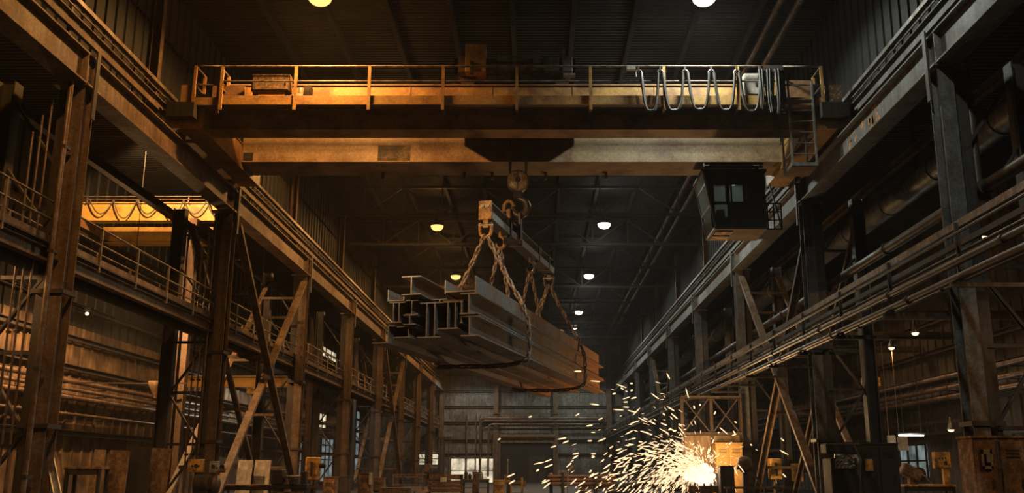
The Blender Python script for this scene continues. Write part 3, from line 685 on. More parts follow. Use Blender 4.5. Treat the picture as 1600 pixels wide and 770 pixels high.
# ------------------------------------------------------------------ operator cab under the far girder
cz0, cz1 = Z0 + 9.44, Z0 + 11.85; cy0, cy1 = 37.2, 39.2; cxb, cxt, cxr = 7.2, 6.80, 9.28
cab = thing('operator_cab', 'black glazed operator cab hanging under the grey-lit end of the crane', 'cab', (8.1, 38.2, cz0))
def cx(z): return cxb + (cxt - cxb) * (z - cz0) / (cz1 - cz0)
t = .05
m = MB(); m.hexa([(cxb, cy0, cz0), (cxr, cy0, cz0), (cxr, cy1, cz0), (cxb, cy1, cz0)], [(cxb - .01, cy0, cz0 + .08), (cxr, cy0, cz0 + .08), (cxr, cy1, cz0 + .08), (cxb - .01, cy1, cz0 + .08)]); m.build('floor_pan', 'crane_dark_paint', cab)
m = MB(); m.lohi((cxt - .08, cy0 - .1, cz1), (cxr + .08, cy1 + .1, cz1 + .09)); m.build('roof_panel', 'black_steel', cab)
MB().lohi((cxr - t, cy0, cz0 + .08), (cxr, cy1, cz1)).build('side_panel', 'cab_black', cab)
# front wall facing the camera: opaque sheet with three openings, glazed
def fx(px): return (px - PX0) / F * 38.45
def fz(py): return Z0 + (737 - py) * 38.45 * c_ / F
holes = [(fx(1111), fx(1136), fz(315), fz(286)), (fx(1114), fx(1138), fz(348), fz(319)), (fx(1142), fx(1163), fz(315), fz(286))]
def wall_with_holes(x0, x1, z0, z1, hs, y0, y1):
    xs = sorted({x0, x1, *[h[0] for h in hs], *[h[1] for h in hs]}); zs = sorted({z0, z1, *[h[2] for h in hs], *[h[3] for h in hs]}); m = MB()
    for i in range(len(xs) - 1):
        for j in range(len(zs) - 1):
            xm, zm = (xs[i] + xs[i + 1]) / 2, (zs[j] + zs[j + 1]) / 2
            if not any(h[0] < xm < h[1] and h[2] < zm < h[3] for h in hs): m.lohi((xs[i], y0, zs[j]), (xs[i + 1], y1, zs[j + 1]))
    return m
m = wall_with_holes(cxb, cxr, cz0 + .08, cz1, holes, cy0, cy0 + t)
m.hexa([(cxb - .012, cy0, cz0 + .08), (cxb, cy0, cz0 + .08), (cxb, cy0 + t, cz0 + .08), (cxb - .012, cy0 + t, cz0 + .08)], [(cxt, cy0, cz1), (cxb, cy0, cz1), (cxb, cy0 + t, cz1), (cxt, cy0 + t, cz1)])
m.build('front_wall', 'cab_black', cab)
for h in holes:
    MB().lohi((h[0], cy0 + .02, h[2]), (h[1], cy0 + .03, h[3])).build('window_pane', 'dark_glass', cab)
    m = MB(); e = .03
    m.lohi((h[0] - e, cy0 - .02, h[2] - e), (h[1] + e, cy0 + .0, h[2])).lohi((h[0] - e, cy0 - .02, h[3]), (h[1] + e, cy0, h[3] + e)).lohi((h[0] - e, cy0 - .02, h[2]), (h[0], cy0, h[3])).lohi((h[1], cy0 - .02, h[2]), (h[1] + e, cy0, h[3])); m.build('window_frame', 'black_steel', cab)
MB().lohi((fx(1143), cy0 - .03, cz0 + .1), (fx(1146), cy0, fz(283))).lohi((fx(1171), cy0 - .03, cz0 + .1), (fx(1174), cy0, fz(283))).build('door_edge', 'dark_steel', cab)
MB().tube((fx(1168), cy0 - .06, fz(312)), (fx(1168), cy0 - .06, fz(290)), .02, 6).build('handle', 'galvanised', cab)
# raked glazed side towards the aisle: frame and three panes
def rk(y, z): return V((cx(z), y, z))
zz = [cz0 + .06, cz0 + 1.02, cz0 + 1.92, cz1]
m = MB()
for z in zz: m.bar(rk(cy0 - .02, z), rk(cy1 + .02, z), .06, .08)
for y in (cy0, cy1): m.bar(rk(y, zz[0]), rk(y, zz[3]), .07, .07)
m.build('glazing_frame', 'rail_steel', cab)
for i in range(3):
    a, b = zz[i] + .04, zz[i + 1] - .04; y0, y1 = cy0 + .04, cy1 - .04
    q = [rk(y0, a), rk(y1, a), rk(y1, b), rk(y0, b)]; k = V((.015, 0, 0))
    MB().hexa(q, [p + k for p in q]).build('window_pane', 'cab_glass', cab)
q = [rk(cy1, zz[0]), V((cxr, cy1, zz[0])), V((cxr, cy1, zz[1])), rk(cy1, zz[1])]
MB().hexa(q, [p + V((0, -.04, 0)) for p in q]).build('rear_wall', 'cab_black', cab)
q = [rk(cy1 - .02, zz[1]), V((cxr, cy1 - .02, zz[1])), V((cxr, cy1 - .02, zz[3])), rk(cy1 - .02, zz[3])]
MB().hexa(q, [p + V((0, -.015, 0)) for p in q]).build('window_pane', 'cab_glass', cab)
m = MB(); m.lohi((7.75, 38.1, cz0 + .08), (8.15, 38.5, cz0 + .5)).lohi((7.7, 38.0, cz0 + .5), (8.2, 38.55, cz0 + .62)).lohi((8.1, 38.0, cz0 + .62), (8.22, 38.55, cz0 + 1.25)); m.build('seat', 'black_steel', cab)
m = MB(); m.lohi((7.35, 37.5, cz0 + .08), (7.65, 39.0, cz0 + .9)); m.build('control_desk', 'dark_steel', cab)
MB().lohi((cxb + .05, cy0 + .2, cz0 - .06), (cxb + .75, cy0 + .75, cz0)).lohi((cxb + .05, cy0 + 1.0, cz0 - .06), (cxb + .75, cy0 + 1.6, cz0)).build('floor_grate', 'machine_orange', cab)
for x in (cxt + .25, cxr - .15):
    MB().lohi((x - .1, cy0 + .75, cz1 + .05), (x + .1, cy0 + 1.0, ZC + .05)).build('hanger', 'black_steel', cab)
    MB().lathe((x, cy0 + .68, ZC - .12), [(.13, 0), (.13, .1)], 12, (0, 1, 0)).build('hanger_bolt', 'hook_steel', cab)
for dz in (.28, .42): MB().tube((cxt + .1, cy0 + .2, cz1 + dz), (cxr, cy0 + .2, cz1 + dz), .05, 8).build('top_bar', 'black_steel', cab)
l = bpy.data.lights.new('cab_fill_light', 'POINT'); l.color = (.95, 1, .97); l.energy = 7; l.shadow_soft_size = .12  # added lamp that whitens the cab panes from inside
q = bpy.data.objects.new('cab_fill_light', l); COL.objects.link(q); q.parent = cab; q.location = V((8.3, 38.6, cz1 - .25)) - V((8.1, 38.2, cz0))
MB().lathe((8.3, 38.6, cz1 - .16), [(.1, 0), (.13, .08), (.13, .16)], 12).build('added_cab_lamp', 'lamp_housing', cab)
# landing beside the cab with guard bars
gx0, gx1 = cxr + .02, cxr + .62
MB().lohi((gx0, cy0 + .1, cz0), (gx1, cy1 - .3, cz0 + .06)).build('landing_plate', 'black_steel', cab)
for x in (gx0 + .04, gx0 + .3, gx1): MB().bar((x, cy0 + .1, cz0), (x, cy0 + .1, cz0 + 1.1), .05, .05).build('guard_post', 'black_steel', cab)
for z in (.4, .75, 1.1): MB().bar((gx0, cy0 + .1, cz0 + z), (gx1, cy0 + .1, cz0 + z), .05, .04).build('guard_bar', 'black_steel', cab)
MB().bar((gx1, cy0 + .1, cz0), (gx1, cy1 - .3, cz1), .06, .06).build('stay', 'black_steel', cab)

# ------------------------------------------------------------------ festoon cable along the walkway rail
fe = thing('festoon_cable', 'grey power cable hanging in loops from the crane walkway rail', 'cable', (5.5, YW - .15, Z0 + 12.7))
def rx(px): return (px - PX0) / F * 35.0
yF = YW - .2; zt, zl = Z0 + 14.4, Z0 + 12.78
hang = [998, 1032, 1071, 1112, 1152, 1192]
MB().lohi((rx(980), yF - .06, zt - .02), (rx(994), yF + .1, zt + .14)).build('end_clamp', 'galvanised', fe)
for i, h in enumerate(hang[:-1]):
    x0, x1 = rx(h) + .1, rx(hang[i + 1]) - .06; pts = []
    lo = zl + [.0, .02, .05, .03, -.02][i]
    for k in range(17):
        u = k / 16; w = abs(2 * u - 1)
        pts.append((x0 + (x1 - x0) * (.5 + .5 * math.copysign(w ** .8, 2 * u - 1)) , yF, zt - .12 - (zt - .12 - lo) * (1 - w ** 3.0)))
    MB().path(pts, .042, 8).build('cable_loop', 'cable_rubber', fe)
    p2 = [(p[0] + .05, p[1] + .07, p[2] + .02 + .05 * math.sin(j)) for j, p in enumerate(pts)]
    MB().path(p2, .03, 6).build('cable_loop', 'cable_rubber', fe)
for h in hang:
    x = rx(h) + .02
    MB().path([(x - .1, yF, zt - .3)] + [(x + .11 * math.cos(t), yF, zt - .14 + .12 * math.sin(t)) for t in [math.pi - k * math.pi / 6 for k in range(7)]] + [(x + .12, yF, zt - .3)], .028, 6).build('cable_saddle', 'galvanised', fe)
    MB().lohi((x - .03, yF - .03, zt - .04), (x + .03, yF + .1, zt + .12)).build('cable_trolley', 'hook_steel', fe)
fb = thing('cable_bunch', 'bunch of gathered cable loops at the end of the crane walkway rail', 'cable', (rx(1205), YW - .2, Z0 + 12.6))
for i in range(9):
    x = rx(1190 + i * 4.2); lo = Z0 + 12.62 + random.random() * .5; w = .05 + .03 * (i % 3); pts = []; yy = yF - .05 + .05 * (i % 3)
    for k in range(13):
        u = k / 12; q = abs(2 * u - 1); pts.append((x + w * (2 * u - 1) + .03 * math.sin(k * 1.3 + i), yy, zt - (zt - lo) * (1 - q ** 4)))
    MB().path(pts, .036, 7).build('cable_loop', 'cable_rubber', fb)
    MB().lohi((x - .05, yF - .03, zt - .05), (x + .05, yF + .1, zt + .15)).build('cable_trolley', 'hook_steel', fb)
# ------------------------------------------------------------------ catwalk along the orange-lit columns
cw = thing('catwalk', 'long steel catwalk with railings running along the orange-lit columns', 'catwalk', (-14.1, 60, Z0 + 5.7))
xa, xb, y0, y1 = -13.5, -14.95, 8.0, Y_END - 1
MB().lohi((xb, y0, Z0 + 6.14), (xa, y1, Z0 + 6.19)).build('deck', 'dark_steel', cw)
MB().channel((xa - .12, y1, Z0 + 6.27), (xa - .12, y0, Z0 + 6.27), .3, .12, .03).build('edge_channel', 'runway_steel', cw)
MB().ibeam((xa - .2, y0, Z0 + 5.86), (xa - .2, y1, Z0 + 5.86), .4, .26, .04, .03).build('edge_beam', 'runway_steel', cw)
MB().ibeam((xb + .1, y0, Z0 + 5.9), (xb + .1, y1, Z0 + 5.9), .4, .2, .04, .03).build('edge_beam', 'dark_steel', cw)
for x, zt in ((xa - .03, 7.32), (xb, 7.2)):
    for z in (zt, zt - .5): MB().tube((x, y0, Z0 + z), (x, y1, Z0 + z), .03, 6).build('handrail', 'rail_steel', cw)
    y = 9.6
    while y < y1:
        MB().bar((x, y, Z0 + 5.95 if x == xa - .03 else Z0 + 6.1), (x, y, Z0 + zt), .07, .07).build('post', 'rail_steel', cw); y += 2.76
# vertical pipes beside the first orange-lit column
vp = thing('vertical_pipe', 'thick light vertical pipe standing just before the first orange-lit column', 'pipe', (-13.25, 25.45, 0))
MB().tube((-13.25, 25.45, 0), (-13.25, 25.45, Z0 + 10.8), .075, 10).build('pipe_run', 'pipe_steel', vp)
for z in (1.4, 4.2, 7.4, 10.4): MB().lohi((-13.33, 25.37, z), (-13.17, 25.7, z + .09)).build('pipe_clamp', 'dark_steel', vp)
for k in range(3):
    x = -13.75 - .22 * k
    o = thing('vertical_pipe', ['nearest to the thick light pipe', 'middle', 'farthest from the thick light pipe'][k] + ' of three thin pipes before the first column', 'pipe', (x, 25.5, 0), 'thin vertical pipes')
    MB().tube((x, 25.5, 0), (x, 25.5, Z0 + 10.3 - .5 * k), .032, 8).build('pipe_run', 'pipe_steel', o)
    for z in (2.2, 5.2, 8.6): MB().lohi((x - .04, 25.46, z), (x + .04, 25.6, z + .07)).build('pipe_clamp', 'dark_steel', o)
for k in range(3):
    x = -13.65 - .25 * k; Y = YL[1] - .55
    o = thing('vertical_pipe', ['nearest to the aisle', 'middle', 'farthest from the aisle'][k] + ' of three thin pipes before the second column of the orange-lit row', 'pipe', (x, Y, 0), 'thin vertical pipes by the second column')
    MB().tube((x, Y, 0), (x, Y, Z0 + 10.6 - .7 * k), .035, 8).build('pipe_run', 'pipe_steel', o)
    for z in (2.2, 5.2, 8.6): MB().lohi((x - .05, Y - .04, z), (x + .05, Y + .2, z + .08)).build('pipe_clamp', 'dark_steel', o)
# cross bracing between second and third columns of both rows
def xbrace(X, ya, yb, label):
    o = thing('cross_brace', label, 'brace', (X, (ya + yb) / 2, 0))
    sx = math.copysign(1, X)
    for dx in (0, 2.0):
        x = X + sx * dx
        for k, (p, q) in enumerate((((x, ya + .4, .4), (x, yb - .4, Z0 + 10.5)), ((x + .2, ya + .4, Z0 + 10.5), (x + .2, yb - .4, .4)))):
            MB().channel(p, q, .34 if dx == 0 else .26, .16, .03, up=(1, 0, 0)).build('diagonal', 'runway_steel', o)
    for i in range(1, 9):
        f = i / 9; z = .4 + f * (Z0 + 10.1)
        for y in (ya + .4 + f * (yb - ya - .8), yb - .4 - f * (yb - ya - .8)):
            if (i % 2 or abs(f - .5) > .3) and not Z0 + 5.3 < z < Z0 + 7.6: MB().angle((X + sx * .1, y, z), (X + sx * 2.05, y, z), .13, .02).build('tie_bar', 'column_steel', o)
    MB().lohi((X - .04, (ya + yb) / 2 - .4, Z0 + 4.3), (X + .3, (ya + yb) / 2 + .4, Z0 + 5.1)).build('gusset', 'dark_steel', o)
xbrace(-13.22, YL[1], YL[2], 'big rust-brown cross brace between second and third orange-lit columns')
xbrace(11.35, YR[1], YR[2], 'big rust-brown cross brace between second and third grey columns')
xbrace(-13.22, YL[4], YL[5], 'distant cross brace between fifth and sixth orange-lit columns')
xbrace(11.35, YR[4], YR[5], 'distant cross brace between fifth and sixth grey columns')

# ------------------------------------------------------------------ pipe rack along the grey columns
prk = thing('pipe_rack', 'long pipe rack with posts and top channel running along the grey columns', 'pipe rack', (9.9, 60, Z0 + 4.1))
xo = 9.6; y0, y1 = 6.0, Y_END - 1
MB().channel((xo, y0, Z0 + 5.48), (xo, y1, Z0 + 5.48), .17, .1, .025).build('top_channel', 'grey_rail_steel', prk)
MB().channel((xo + .9, y0, Z0 + 5.5), (xo + .9, y1, Z0 + 5.5), .14, .1, .025).build('rear_channel', 'dark_steel', prk)
y = 8.2
while y < y1:
    MB().bar((xo - .03, y, Z0 + 4.0), (xo - .03, y, Z0 + 5.5), .09, .07).build('post', 'dark_steel', prk)
    MB().bar((xo - .3, y, Z0 + 4.06), (XR + .1, y, Z0 + 4.06), .09, .1).build('cross_arm', 'dark_steel', prk); y += 4.3
for k, (dx, z, r, w) in enumerate(((-.02, 4.2, .085, 'lowest, thickest pipe hung from the front of the pipe rack'), (.0, 4.55, .085, 'second lowest, thick pipe on the front of the pipe rack'), (.1, 4.86, .04, 'thin pipe halfway up the front of the pipe rack'), (.02, 5.2, .035, 'thin pipe just below the top channel of the pipe rack'),
      (.45, 4.5, .06, 'pipe in the middle of the pipe rack tray'), (.75, 4.52, .08, 'thick pipe at the column side of the pipe rack tray'), (.6, 5.05, .045, 'thin pipe carried high inside the pipe rack'))):
    o = thing('pipe', 'long brown ' + w, 'pipe', (xo + dx, 60, Z0 + z - r), 'pipes on the pipe rack')
    MB().tube((xo + dx - .17 if dx < .05 else xo + dx, y0, Z0 + z), (xo + dx - .17 if dx < .05 else xo + dx, y1, Z0 + z), r, 10).build('pipe_run', 'rack_pipe', o)
    yy = 11 + k * 1.3
    while yy < 90:
        xx = xo + dx - .17 if dx < .05 else xo + dx
        MB().tube((xx, yy, Z0 + z), (xx, yy + .12, Z0 + z), r * 1.35, 10).build('coupling', 'rack_pipe', o); yy += 6.4
# thick pipe behind the grey columns with its riser
tp = thing('steam_pipe', 'thick grey pipe with a vertical riser running behind the grey columns', 'pipe', (12.05, 60, Z0 + 7.2))
MB().tube((12.05, 4, Z0 + 7.42), (12.05, Y_END - 1, Z0 + 7.42), .17, 14).build('pipe_run', 'rack_pipe', tp)
MB().tube((12.05, 25.0, Z0 + 7.4), (12.05, 25.0, Z0 + 11.9), .13, 12).build('riser', 'rack_pipe', tp)
for y in (24.6, 25.0, 25.4, 32, 39, 46, 53): MB().tube((12.05, y - .06, Z0 + 7.42), (12.05, y + .06, Z0 + 7.42), .22, 14).build('flange', 'rack_pipe', tp)
for y in YR: MB().lohi((11.6, y + .05, Z0 + 7.15), (12.3, y + .15, Z0 + 7.25)).build('support_bracket', 'dark_steel', tp)
# round duct in the bay behind, lit from below
dc = thing('air_duct', 'big round metal air duct hanging high behind the grey columns', 'duct', (15.0, 60, Z0 + 10.6))
MB().tube((15.0, 10, Z0 + 11.0), (15.0, Y_END - 1, Z0 + 11.0), .48, 20).build('duct_run', 'galvanised', dc)
for y in range(14, 120, 5): MB().tube((15.0, y, Z0 + 11.0), (15.0, y + .12, Z0 + 11.0), .53, 20).build('seam_band', 'galvanised', dc)
for y in range(16, 120, 10): MB().lohi((14.97, y - .04, Z0 + 11.45), (15.03, y + .04, Z0 + 14.2)).build('hanger', 'dark_steel', dc)
ob = MB().ibeam((14.2, 8, Z0 + 11.75), (14.2, Y_END - 1, Z0 + 11.75), .35, .2, .03, .02).build('duct_beam', 'runway_steel'); tag(ob, 'long steel beam running just above the big round air duct', 'beam', kind='thing')

# ------------------------------------------------------------------ things on the bay walls
def wall_pipes(x, zs, y0, y1, names, group, sgn):
    for z, r, w in zs:
        o = thing('wall_pipe', w, 'pipe', (x, (y0 + y1) / 2, Z0 + z - r), group)
        MB().tube((x, y0, Z0 + z), (x, y1, Z0 + z), r, 10).build('pipe_run', 'pipe_steel', o)
        y = y0 + 2
        while y < y1:
            MB().lohi((min(x, x + sgn * 1.0), y - .04, Z0 + z - .05 - r), (max(x, x + sgn * 1.0), y + .04, Z0 + z - r)).build('bracket', 'dark_steel', o); y += 7
wall_pipes(-23.2, [(4.35, .13, 'uppermost thick pipe along the orange-lit bay wall'), (3.95, .1, 'second pipe down along the orange-lit bay wall'), (3.55, .13, 'third pipe down along the orange-lit bay wall'), (2.75, .07, 'thin lowest pipe along the orange-lit bay wall')], 22, 110, None, 'pipes on the orange-lit bay wall', -1)
wall_pipes(22.2, [(4.95, .13, 'uppermost pipe along the bay wall behind the grey columns'), (4.35, .13, 'middle pipe along the bay wall behind the grey columns'), (3.85, .13, 'lowest pipe along the bay wall behind the grey columns')], 22, 110, None, 'pipes on the bay wall behind the grey columns', 1)
hp = at(245, 606, 47); o = thing('wall_hopper', 'small rounded hopper fixed high on a bracket by the orange-lit bay wall', 'hopper', hp)
MB().lathe(hp - V((0, 0, .5)), [(.12, 0), (.16, .12), (.38, .55), (.42, .75), (.42, .82)], 16).build('bowl', 'tan_board', o)
MB().bar(hp + V((0, 0, .22)), hp + V((1.4, .2, .25)), .06, .06).build('bracket', 'dark_steel', o)
MB().bar(hp + V((0, 0, .22)), V((-24.2, hp.y + .3, hp.z + .3)), .06, .06).build('bracket', 'dark_steel', o)
# columns of the far bay line carrying the small crane
for k in range(4):
    y = 48.0 + 13.8 * k
    o = thing('bay_column', 'plain brown column inside the orange-lit bay, %s from the camera' % ORD[k], 'column', (-17.75, y, 0), 'columns inside the orange-lit bay')
    MB().ibeam((-17.75, y, .05), (-17.75, y, Z0 + 11.9), .5, .45, .04, .03, up=(1, 0, 0)).build('shaft', 'column_steel', o)
    MB().lohi((-18.1, y - .35, 0), (-17.4, y + .35, .05)).build('base_plate', 'dark_steel', o)
    MB().lohi((-18.05, y - .3, Z0 + 11.85), (-17.45, y + .3, Z0 + 11.92)).build('cap_plate', 'dark_steel', o)
for x, lab in ((-17.75, 'dark runway beam on the plain brown bay columns'), (-23.8, 'dark runway beam against the orange-lit bay wall')):
    o = MB().ibeam((x, 20, Z0 + 12.12), (x, 120, Z0 + 12.12), .4, .3, .03, .02).build('bay_runway', 'dark_steel'); tag(o, lab, 'runway beam')
# second crane in the side bay
sc = thing('small_crane', 'bright ochre bridge crane in the side bay behind the first column', 'crane', (-20.7, 50, Z0 + 12.3))
zc = Z0 + 12.72
m = MB(); m.lohi((-24.0, 48.3, zc), (-15.8, 48.9, zc + .92)); m.lohi((-24.0, 48.2, zc + .92), (-15.8, 49.0, zc + .97)); m.build('girder', 'bright_crane_paint', sc)
m = MB(); m.lohi((-24.0, 51.3, zc - .45), (-17.9, 51.9, zc + .42)); m.lohi((-24.0, 51.2, zc - .5), (-17.9, 52.0, zc - .45)); m.build('girder', 'bright_crane_paint', sc)
for x in (-23.8, -17.75): MB().lohi((x - .2, 47.8, Z0 + 12.32), (x + .2, 52.4, Z0 + 12.72)).build('end_carriage', 'crane_dark_paint', sc)
for z in (1.1, 1.25): MB().tube((-24, 48.1, zc + z), (-15.9, 48.1, zc + z), .03, 6).build('cable_rail', 'rail_steel', sc)
for x in (-23.5, -20.8, -18.2, -16): MB().bar((x, 48.15, zc + .9), (x, 48.15, zc + 1.3), .06, .06).build('rail_post', 'rail_steel', sc)
for i in range(6):
    x0 = -23.3 + i * 1.22; pts = [(x0 + 1.22 * k / 8, 48.05, zc + 1.05 - .95 * (1 - abs(k / 4 - 1) ** 2) * (.8 + .25 * (i % 2))) for k in range(9)]
    MB().path(pts, .035, 6).build('cable_loop', 'cable_rubber', sc)
ld = thing('access_ladder', 'narrow vertical ladder hanging from the bright ochre crane', 'ladder', (-18.55, 48.0, Z0 + 9.6))
for x in (-18.75, -18.35): MB().bar((x, 48.0, Z0 + 9.7), (x, 48.0, Z0 + 12.7), .05, .05).build('stile', 'dark_steel', ld)
for i in range(9): MB().tube((-18.75, 48.0, Z0 + 9.9 + .33 * i), (-18.35, 48.0, Z0 + 9.9 + .33 * i), .02, 6).build('rung', 'dark_steel', ld)
# deeper ochre crane seen under the catwalk between second and third columns
a = at(372, 596, 64); b = at(440, 606, 64)
o = thing('monorail_beam', 'low ochre lifting beam crossing the side bay under the catwalk', 'lifting beam', (-20.5, a.y, a.z - .4))
MB().ibeam((-24.1, a.y, a.z), (-15.6, a.y, a.z), .75, .35, .06, .04).build('beam', 'bright_crane_paint', o)
for x in (-23.6, -16.2): MB().bar((x, a.y, a.z + .3), (x, a.y, Z0 + 16.1), .1, .1).build('hanger', 'dark_steel', o)
m = MB(); m.lohi((-19.3, a.y - .25, a.z - .85), (-18.6, a.y + .25, a.z - .35)); m.build('hoist_body', 'machine_orange', o)

# ceiling beams and a hoist pendant in the bay behind the grey columns
for k, (py, d) in enumerate(((512, 45), (528, 52), (541, 58))):
    p = at(1420, py, d)
    o = MB().ibeam((12.9, p.y, Z0 + 7.15), (23.2, p.y, Z0 + 7.15), .4, .25, .03, .02).build('cross_beam', 'runway_steel'); tag(o, 'brown cross beam low in the bay behind the grey columns, %s from the camera' % ORD[k], 'beam', 'cross beams in the bay', 'thing')
p0, p1 = at(1358, 545, 47), at(1358, 600, 47)
o = thing('jib_hoist', 'ochre lifting bracket hanging between second and first grey columns', 'hoist', p1)
MB().lohi((p0.x - .22, p0.y, p1.z), (p0.x + .1, p0.y + .25, p0.z + .4)).build('mast', 'machine_orange', o)
MB().lohi((p0.x - .42, p0.y - .02, p1.z - .12), (p0.x + .42, p0.y + .3, p1.z + .3)).build('carriage', 'machine_orange', o)
MB().bar((p0.x - .05, p0.y + .1, p0.z + .4), (p0.x - .05, p0.y + .1, Z0 + 7.0), .1, .1).build('hanger', 'dark_steel', o)
MB().bar((p0.x + .3, p0.y + .1, p1.z), (p0.x + .3, p0.y + .1, 1.4), .03, .03).build('pull_cord', 'dark_steel', o)
# service pipes on the end wall
for k, (py, x0p, x1p, r) in enumerate(((648, 750, 944, .07), (655, 752, 940, .13), (659, 752, 940, .1), (665, 764, 936, .14))):
    z = front_z(py); xa_, xb_ = front_x(x0p), front_x(x1p); zb = [1.2, 1.0, 3.0, .8][k]
    o = thing('end_wall_pipe', ['thin uppermost', 'thick second highest', 'third highest', 'thick lowest'][k] + ' pipe bending down across the far end wall', 'pipe', (xa_, Y_END - 1.0, zb), 'pipes on the end wall')
    yy = Y_END - .9 - .12 * k
    MB().path([(xa_, yy, zb), (xa_, yy, z - .5), (xa_ + .12, yy, z - .15), (xa_ + .5, yy, z), (xb_, yy, z)], r, 8).build('pipe_run', 'pipe_steel', o)
    for x in (xa_ + 2, (xa_ + xb_) / 2, xb_ - 1): MB().lohi((x - .05, yy - .05, z - r - .08), (x + .05, Y_END - .2, z - r)).build('bracket', 'dark_steel', o)
for k, px in enumerate((730, 744, 940)):
    o = MB().tube((front_x(px), Y_END - .8, 0), (front_x(px), Y_END - .8, front_z([648, 645, 650][k])), .1, 8).build('downpipe', 'pipe_steel'); tag(o, ['thin downpipe on the end wall above the long bright window', 'second thin downpipe above the long bright window', 'downpipe on the end wall by the grey runway'][k], 'pipe')
o = thing('loading_gantry', 'dark steel gantry frame standing before the far end wall corner', 'gantry', (front_x(700), Y_END - 5, 0))
for px in (693, 699, 706): MB().bar((front_x(px), Y_END - 4, 0), (front_x(px), Y_END - 4, front_z(688)), .16, .16).build('post', 'dark_steel', o)
MB().bar((front_x(690), Y_END - 4, front_z(688)), (front_x(710), Y_END - 4, front_z(688)), .3, .4).build('crosshead', 'dark_steel', o)
MB().bar((front_x(690), Y_END - 4, front_z(694)), (front_x(710), Y_END - 4, front_z(694)), .2, .2).build('crosshead', 'dark_steel', o)

# ------------------------------------------------------------------ lamps
def lamp(p, glow, label, group, col, power, r=.4, stem_to=None, small=False, cone=170, aim=None, halo=0, tilt=0):
    o = thing('high_bay_lamp' if not small else 'bay_lamp', label, 'lamp', p, group)
    MB().lathe(p, [(r, 0), (r * 1.03, .02), (r * .8, .2), (r * .42, .38), (r * .36, .5), (r * .3, .62)], 20).build('lamp_shade', 'lamp_housing', o)
    MB().lathe(p - V((0, 0, r * .7)), [(r * .3, 0), (r * .62, r * .12), (r * .84, r * .34), (r * .93, r * .62), (r * .93, r * .75)], 20).build('lens', glow, o)
    if stem_to: MB().tube(p + V((0, 0, .6)), (p.x, p.y, stem_to), .018, 6).build('stem', 'black_steel', o)
    if power:
        l = bpy.data.lights.new('lamp_light', 'SPOT'); l.color = col; l.energy = power; l.shadow_soft_size = r * .7
        l.spot_size = math.radians(cone); l.spot_blend = .3
        q = bpy.data.objects.new('lamp_light', l); COL.objects.link(q); q.parent = o; q.location = (0, 0, -r * .8)
        if aim is not None: q.rotation_euler = (V(aim) - V(p)).to_track_quat('-Z', 'Y').to_euler()
        if tilt: q.rotation_euler = (0, math.radians(tilt), 0)        # reflector turned towards its own side of the hall
        if halo:
            l2 = bpy.data.lights.new('lamp_light', 'POINT'); l2.color = col; l2.energy = power * halo; l2.shadow_soft_size = r * .6
            q2 = bpy.data.objects.new('lamp_light', l2); COL.objects.link(q2); q2.parent = o; q2.location = (0, 0, -r * .85)
    return o
ORA, WHI, WRM = (1.0, .47, .13), (.93, 1.0, .90), (1.0, .52, .20)
Pl = 2500; Pr = 2000
for k, (px, py, d) in enumerate(((500, -6, 35.1), (610, 236, 52), (683, 353, 67.9), (712, 431, 85.2), (731, 486, 103), (741, 522, 120))):
    lamp(at(px, py, d), 'lamp_glow_orange', 'orange glowing high bay lamp, %s from the camera in the orange row' % ORD[k], 'orange high bay lamps', ORA, Pl * (1.45 if k == 0 else 1.3), .48, ROOF, cone=168 if k == 0 else 160, halo=.05, tilt=5 if k == 0 else 17)
for k, (px, py, d) in enumerate(((1100, -6, 35.1), (990, 236, 52), (944, 350, 67.4), (920, 430, 84.9), (904, 487, 104), (897, 510, 115))):
    lamp(at(px, py, d), 'lamp_glow_white', 'white glowing high bay lamp, %s from the camera in the white row' % ORD[k], 'white high bay lamps', WHI, Pr, .48, ROOF, cone=168 if k == 0 else 160, halo=.05, tilt=-6 if k == 0 else -14)
for k, y in enumerate((15.0, -2.0)):                 # the rows go on over and behind the camera
    lamp(V((-8.0, y, Z0 + 17)), 'lamp_glow_orange', 'orange high bay lamp overhead, %s before the frame' % ORD[k], 'orange high bay lamps', ORA, Pl * (2.1 if k == 0 else .4), .42, ROOF, cone=152, tilt=15)
    lamp(V((6.2, y, Z0 + 17)), 'lamp_glow_white', 'white high bay lamp overhead, %s before the frame' % ORD[k], 'white high bay lamps', WHI, Pr * (1.2 if k == 0 else .4), .42, ROOF, cone=152, tilt=-12)
for k, (px, py, d, pw) in enumerate(((408, 475, 62.5, 700), (497, 528, 79, 600), (548, 563, 96, 500))):
    lamp(at(px, py, d), 'lamp_glow_small', 'small warm lamp in the side bay past the catwalk, %s from the camera' % ORD[k], 'warm lamps in the orange-lit bay', WRM, pw, .2, Z0 + 16.1, True)
for k, (x, y, z, pw) in enumerate(((-18.6, 43.4, 15.85, 6000), (-19.2, 44.7, 8.55, 4600), (-19.5, 58.0, 9.5, 500))):  # second one is added, hidden behind the catwalk to light wall and boards
    lamp(V((x, y, Z0 + z)), 'lamp_glow_small', ['warm lamp above the bright ochre side-bay crane', 'added warm lamp hidden behind the catwalk to brighten the orange-lit bay wall', 'warm lamp hung in the bay behind the second orange-lit column'][k], None, WRM, pw, .22, Z0 + 16.1, True, **(dict(cone=80, aim=(-20.0, 49.5, Z0 + 13.0)) if k == 0 else dict(halo=.16) if k == 1 else {}))
lamp(V((-20.5, 76, Z0 + 8.5)), 'lamp_glow_small', 'added cool lamp lighting the side bay wall before the pale windows', None, (.85, .97, 1.0), 1400, .3, Z0 + 16.1, True)  # no known fixture; added for the grey light on the bay wall
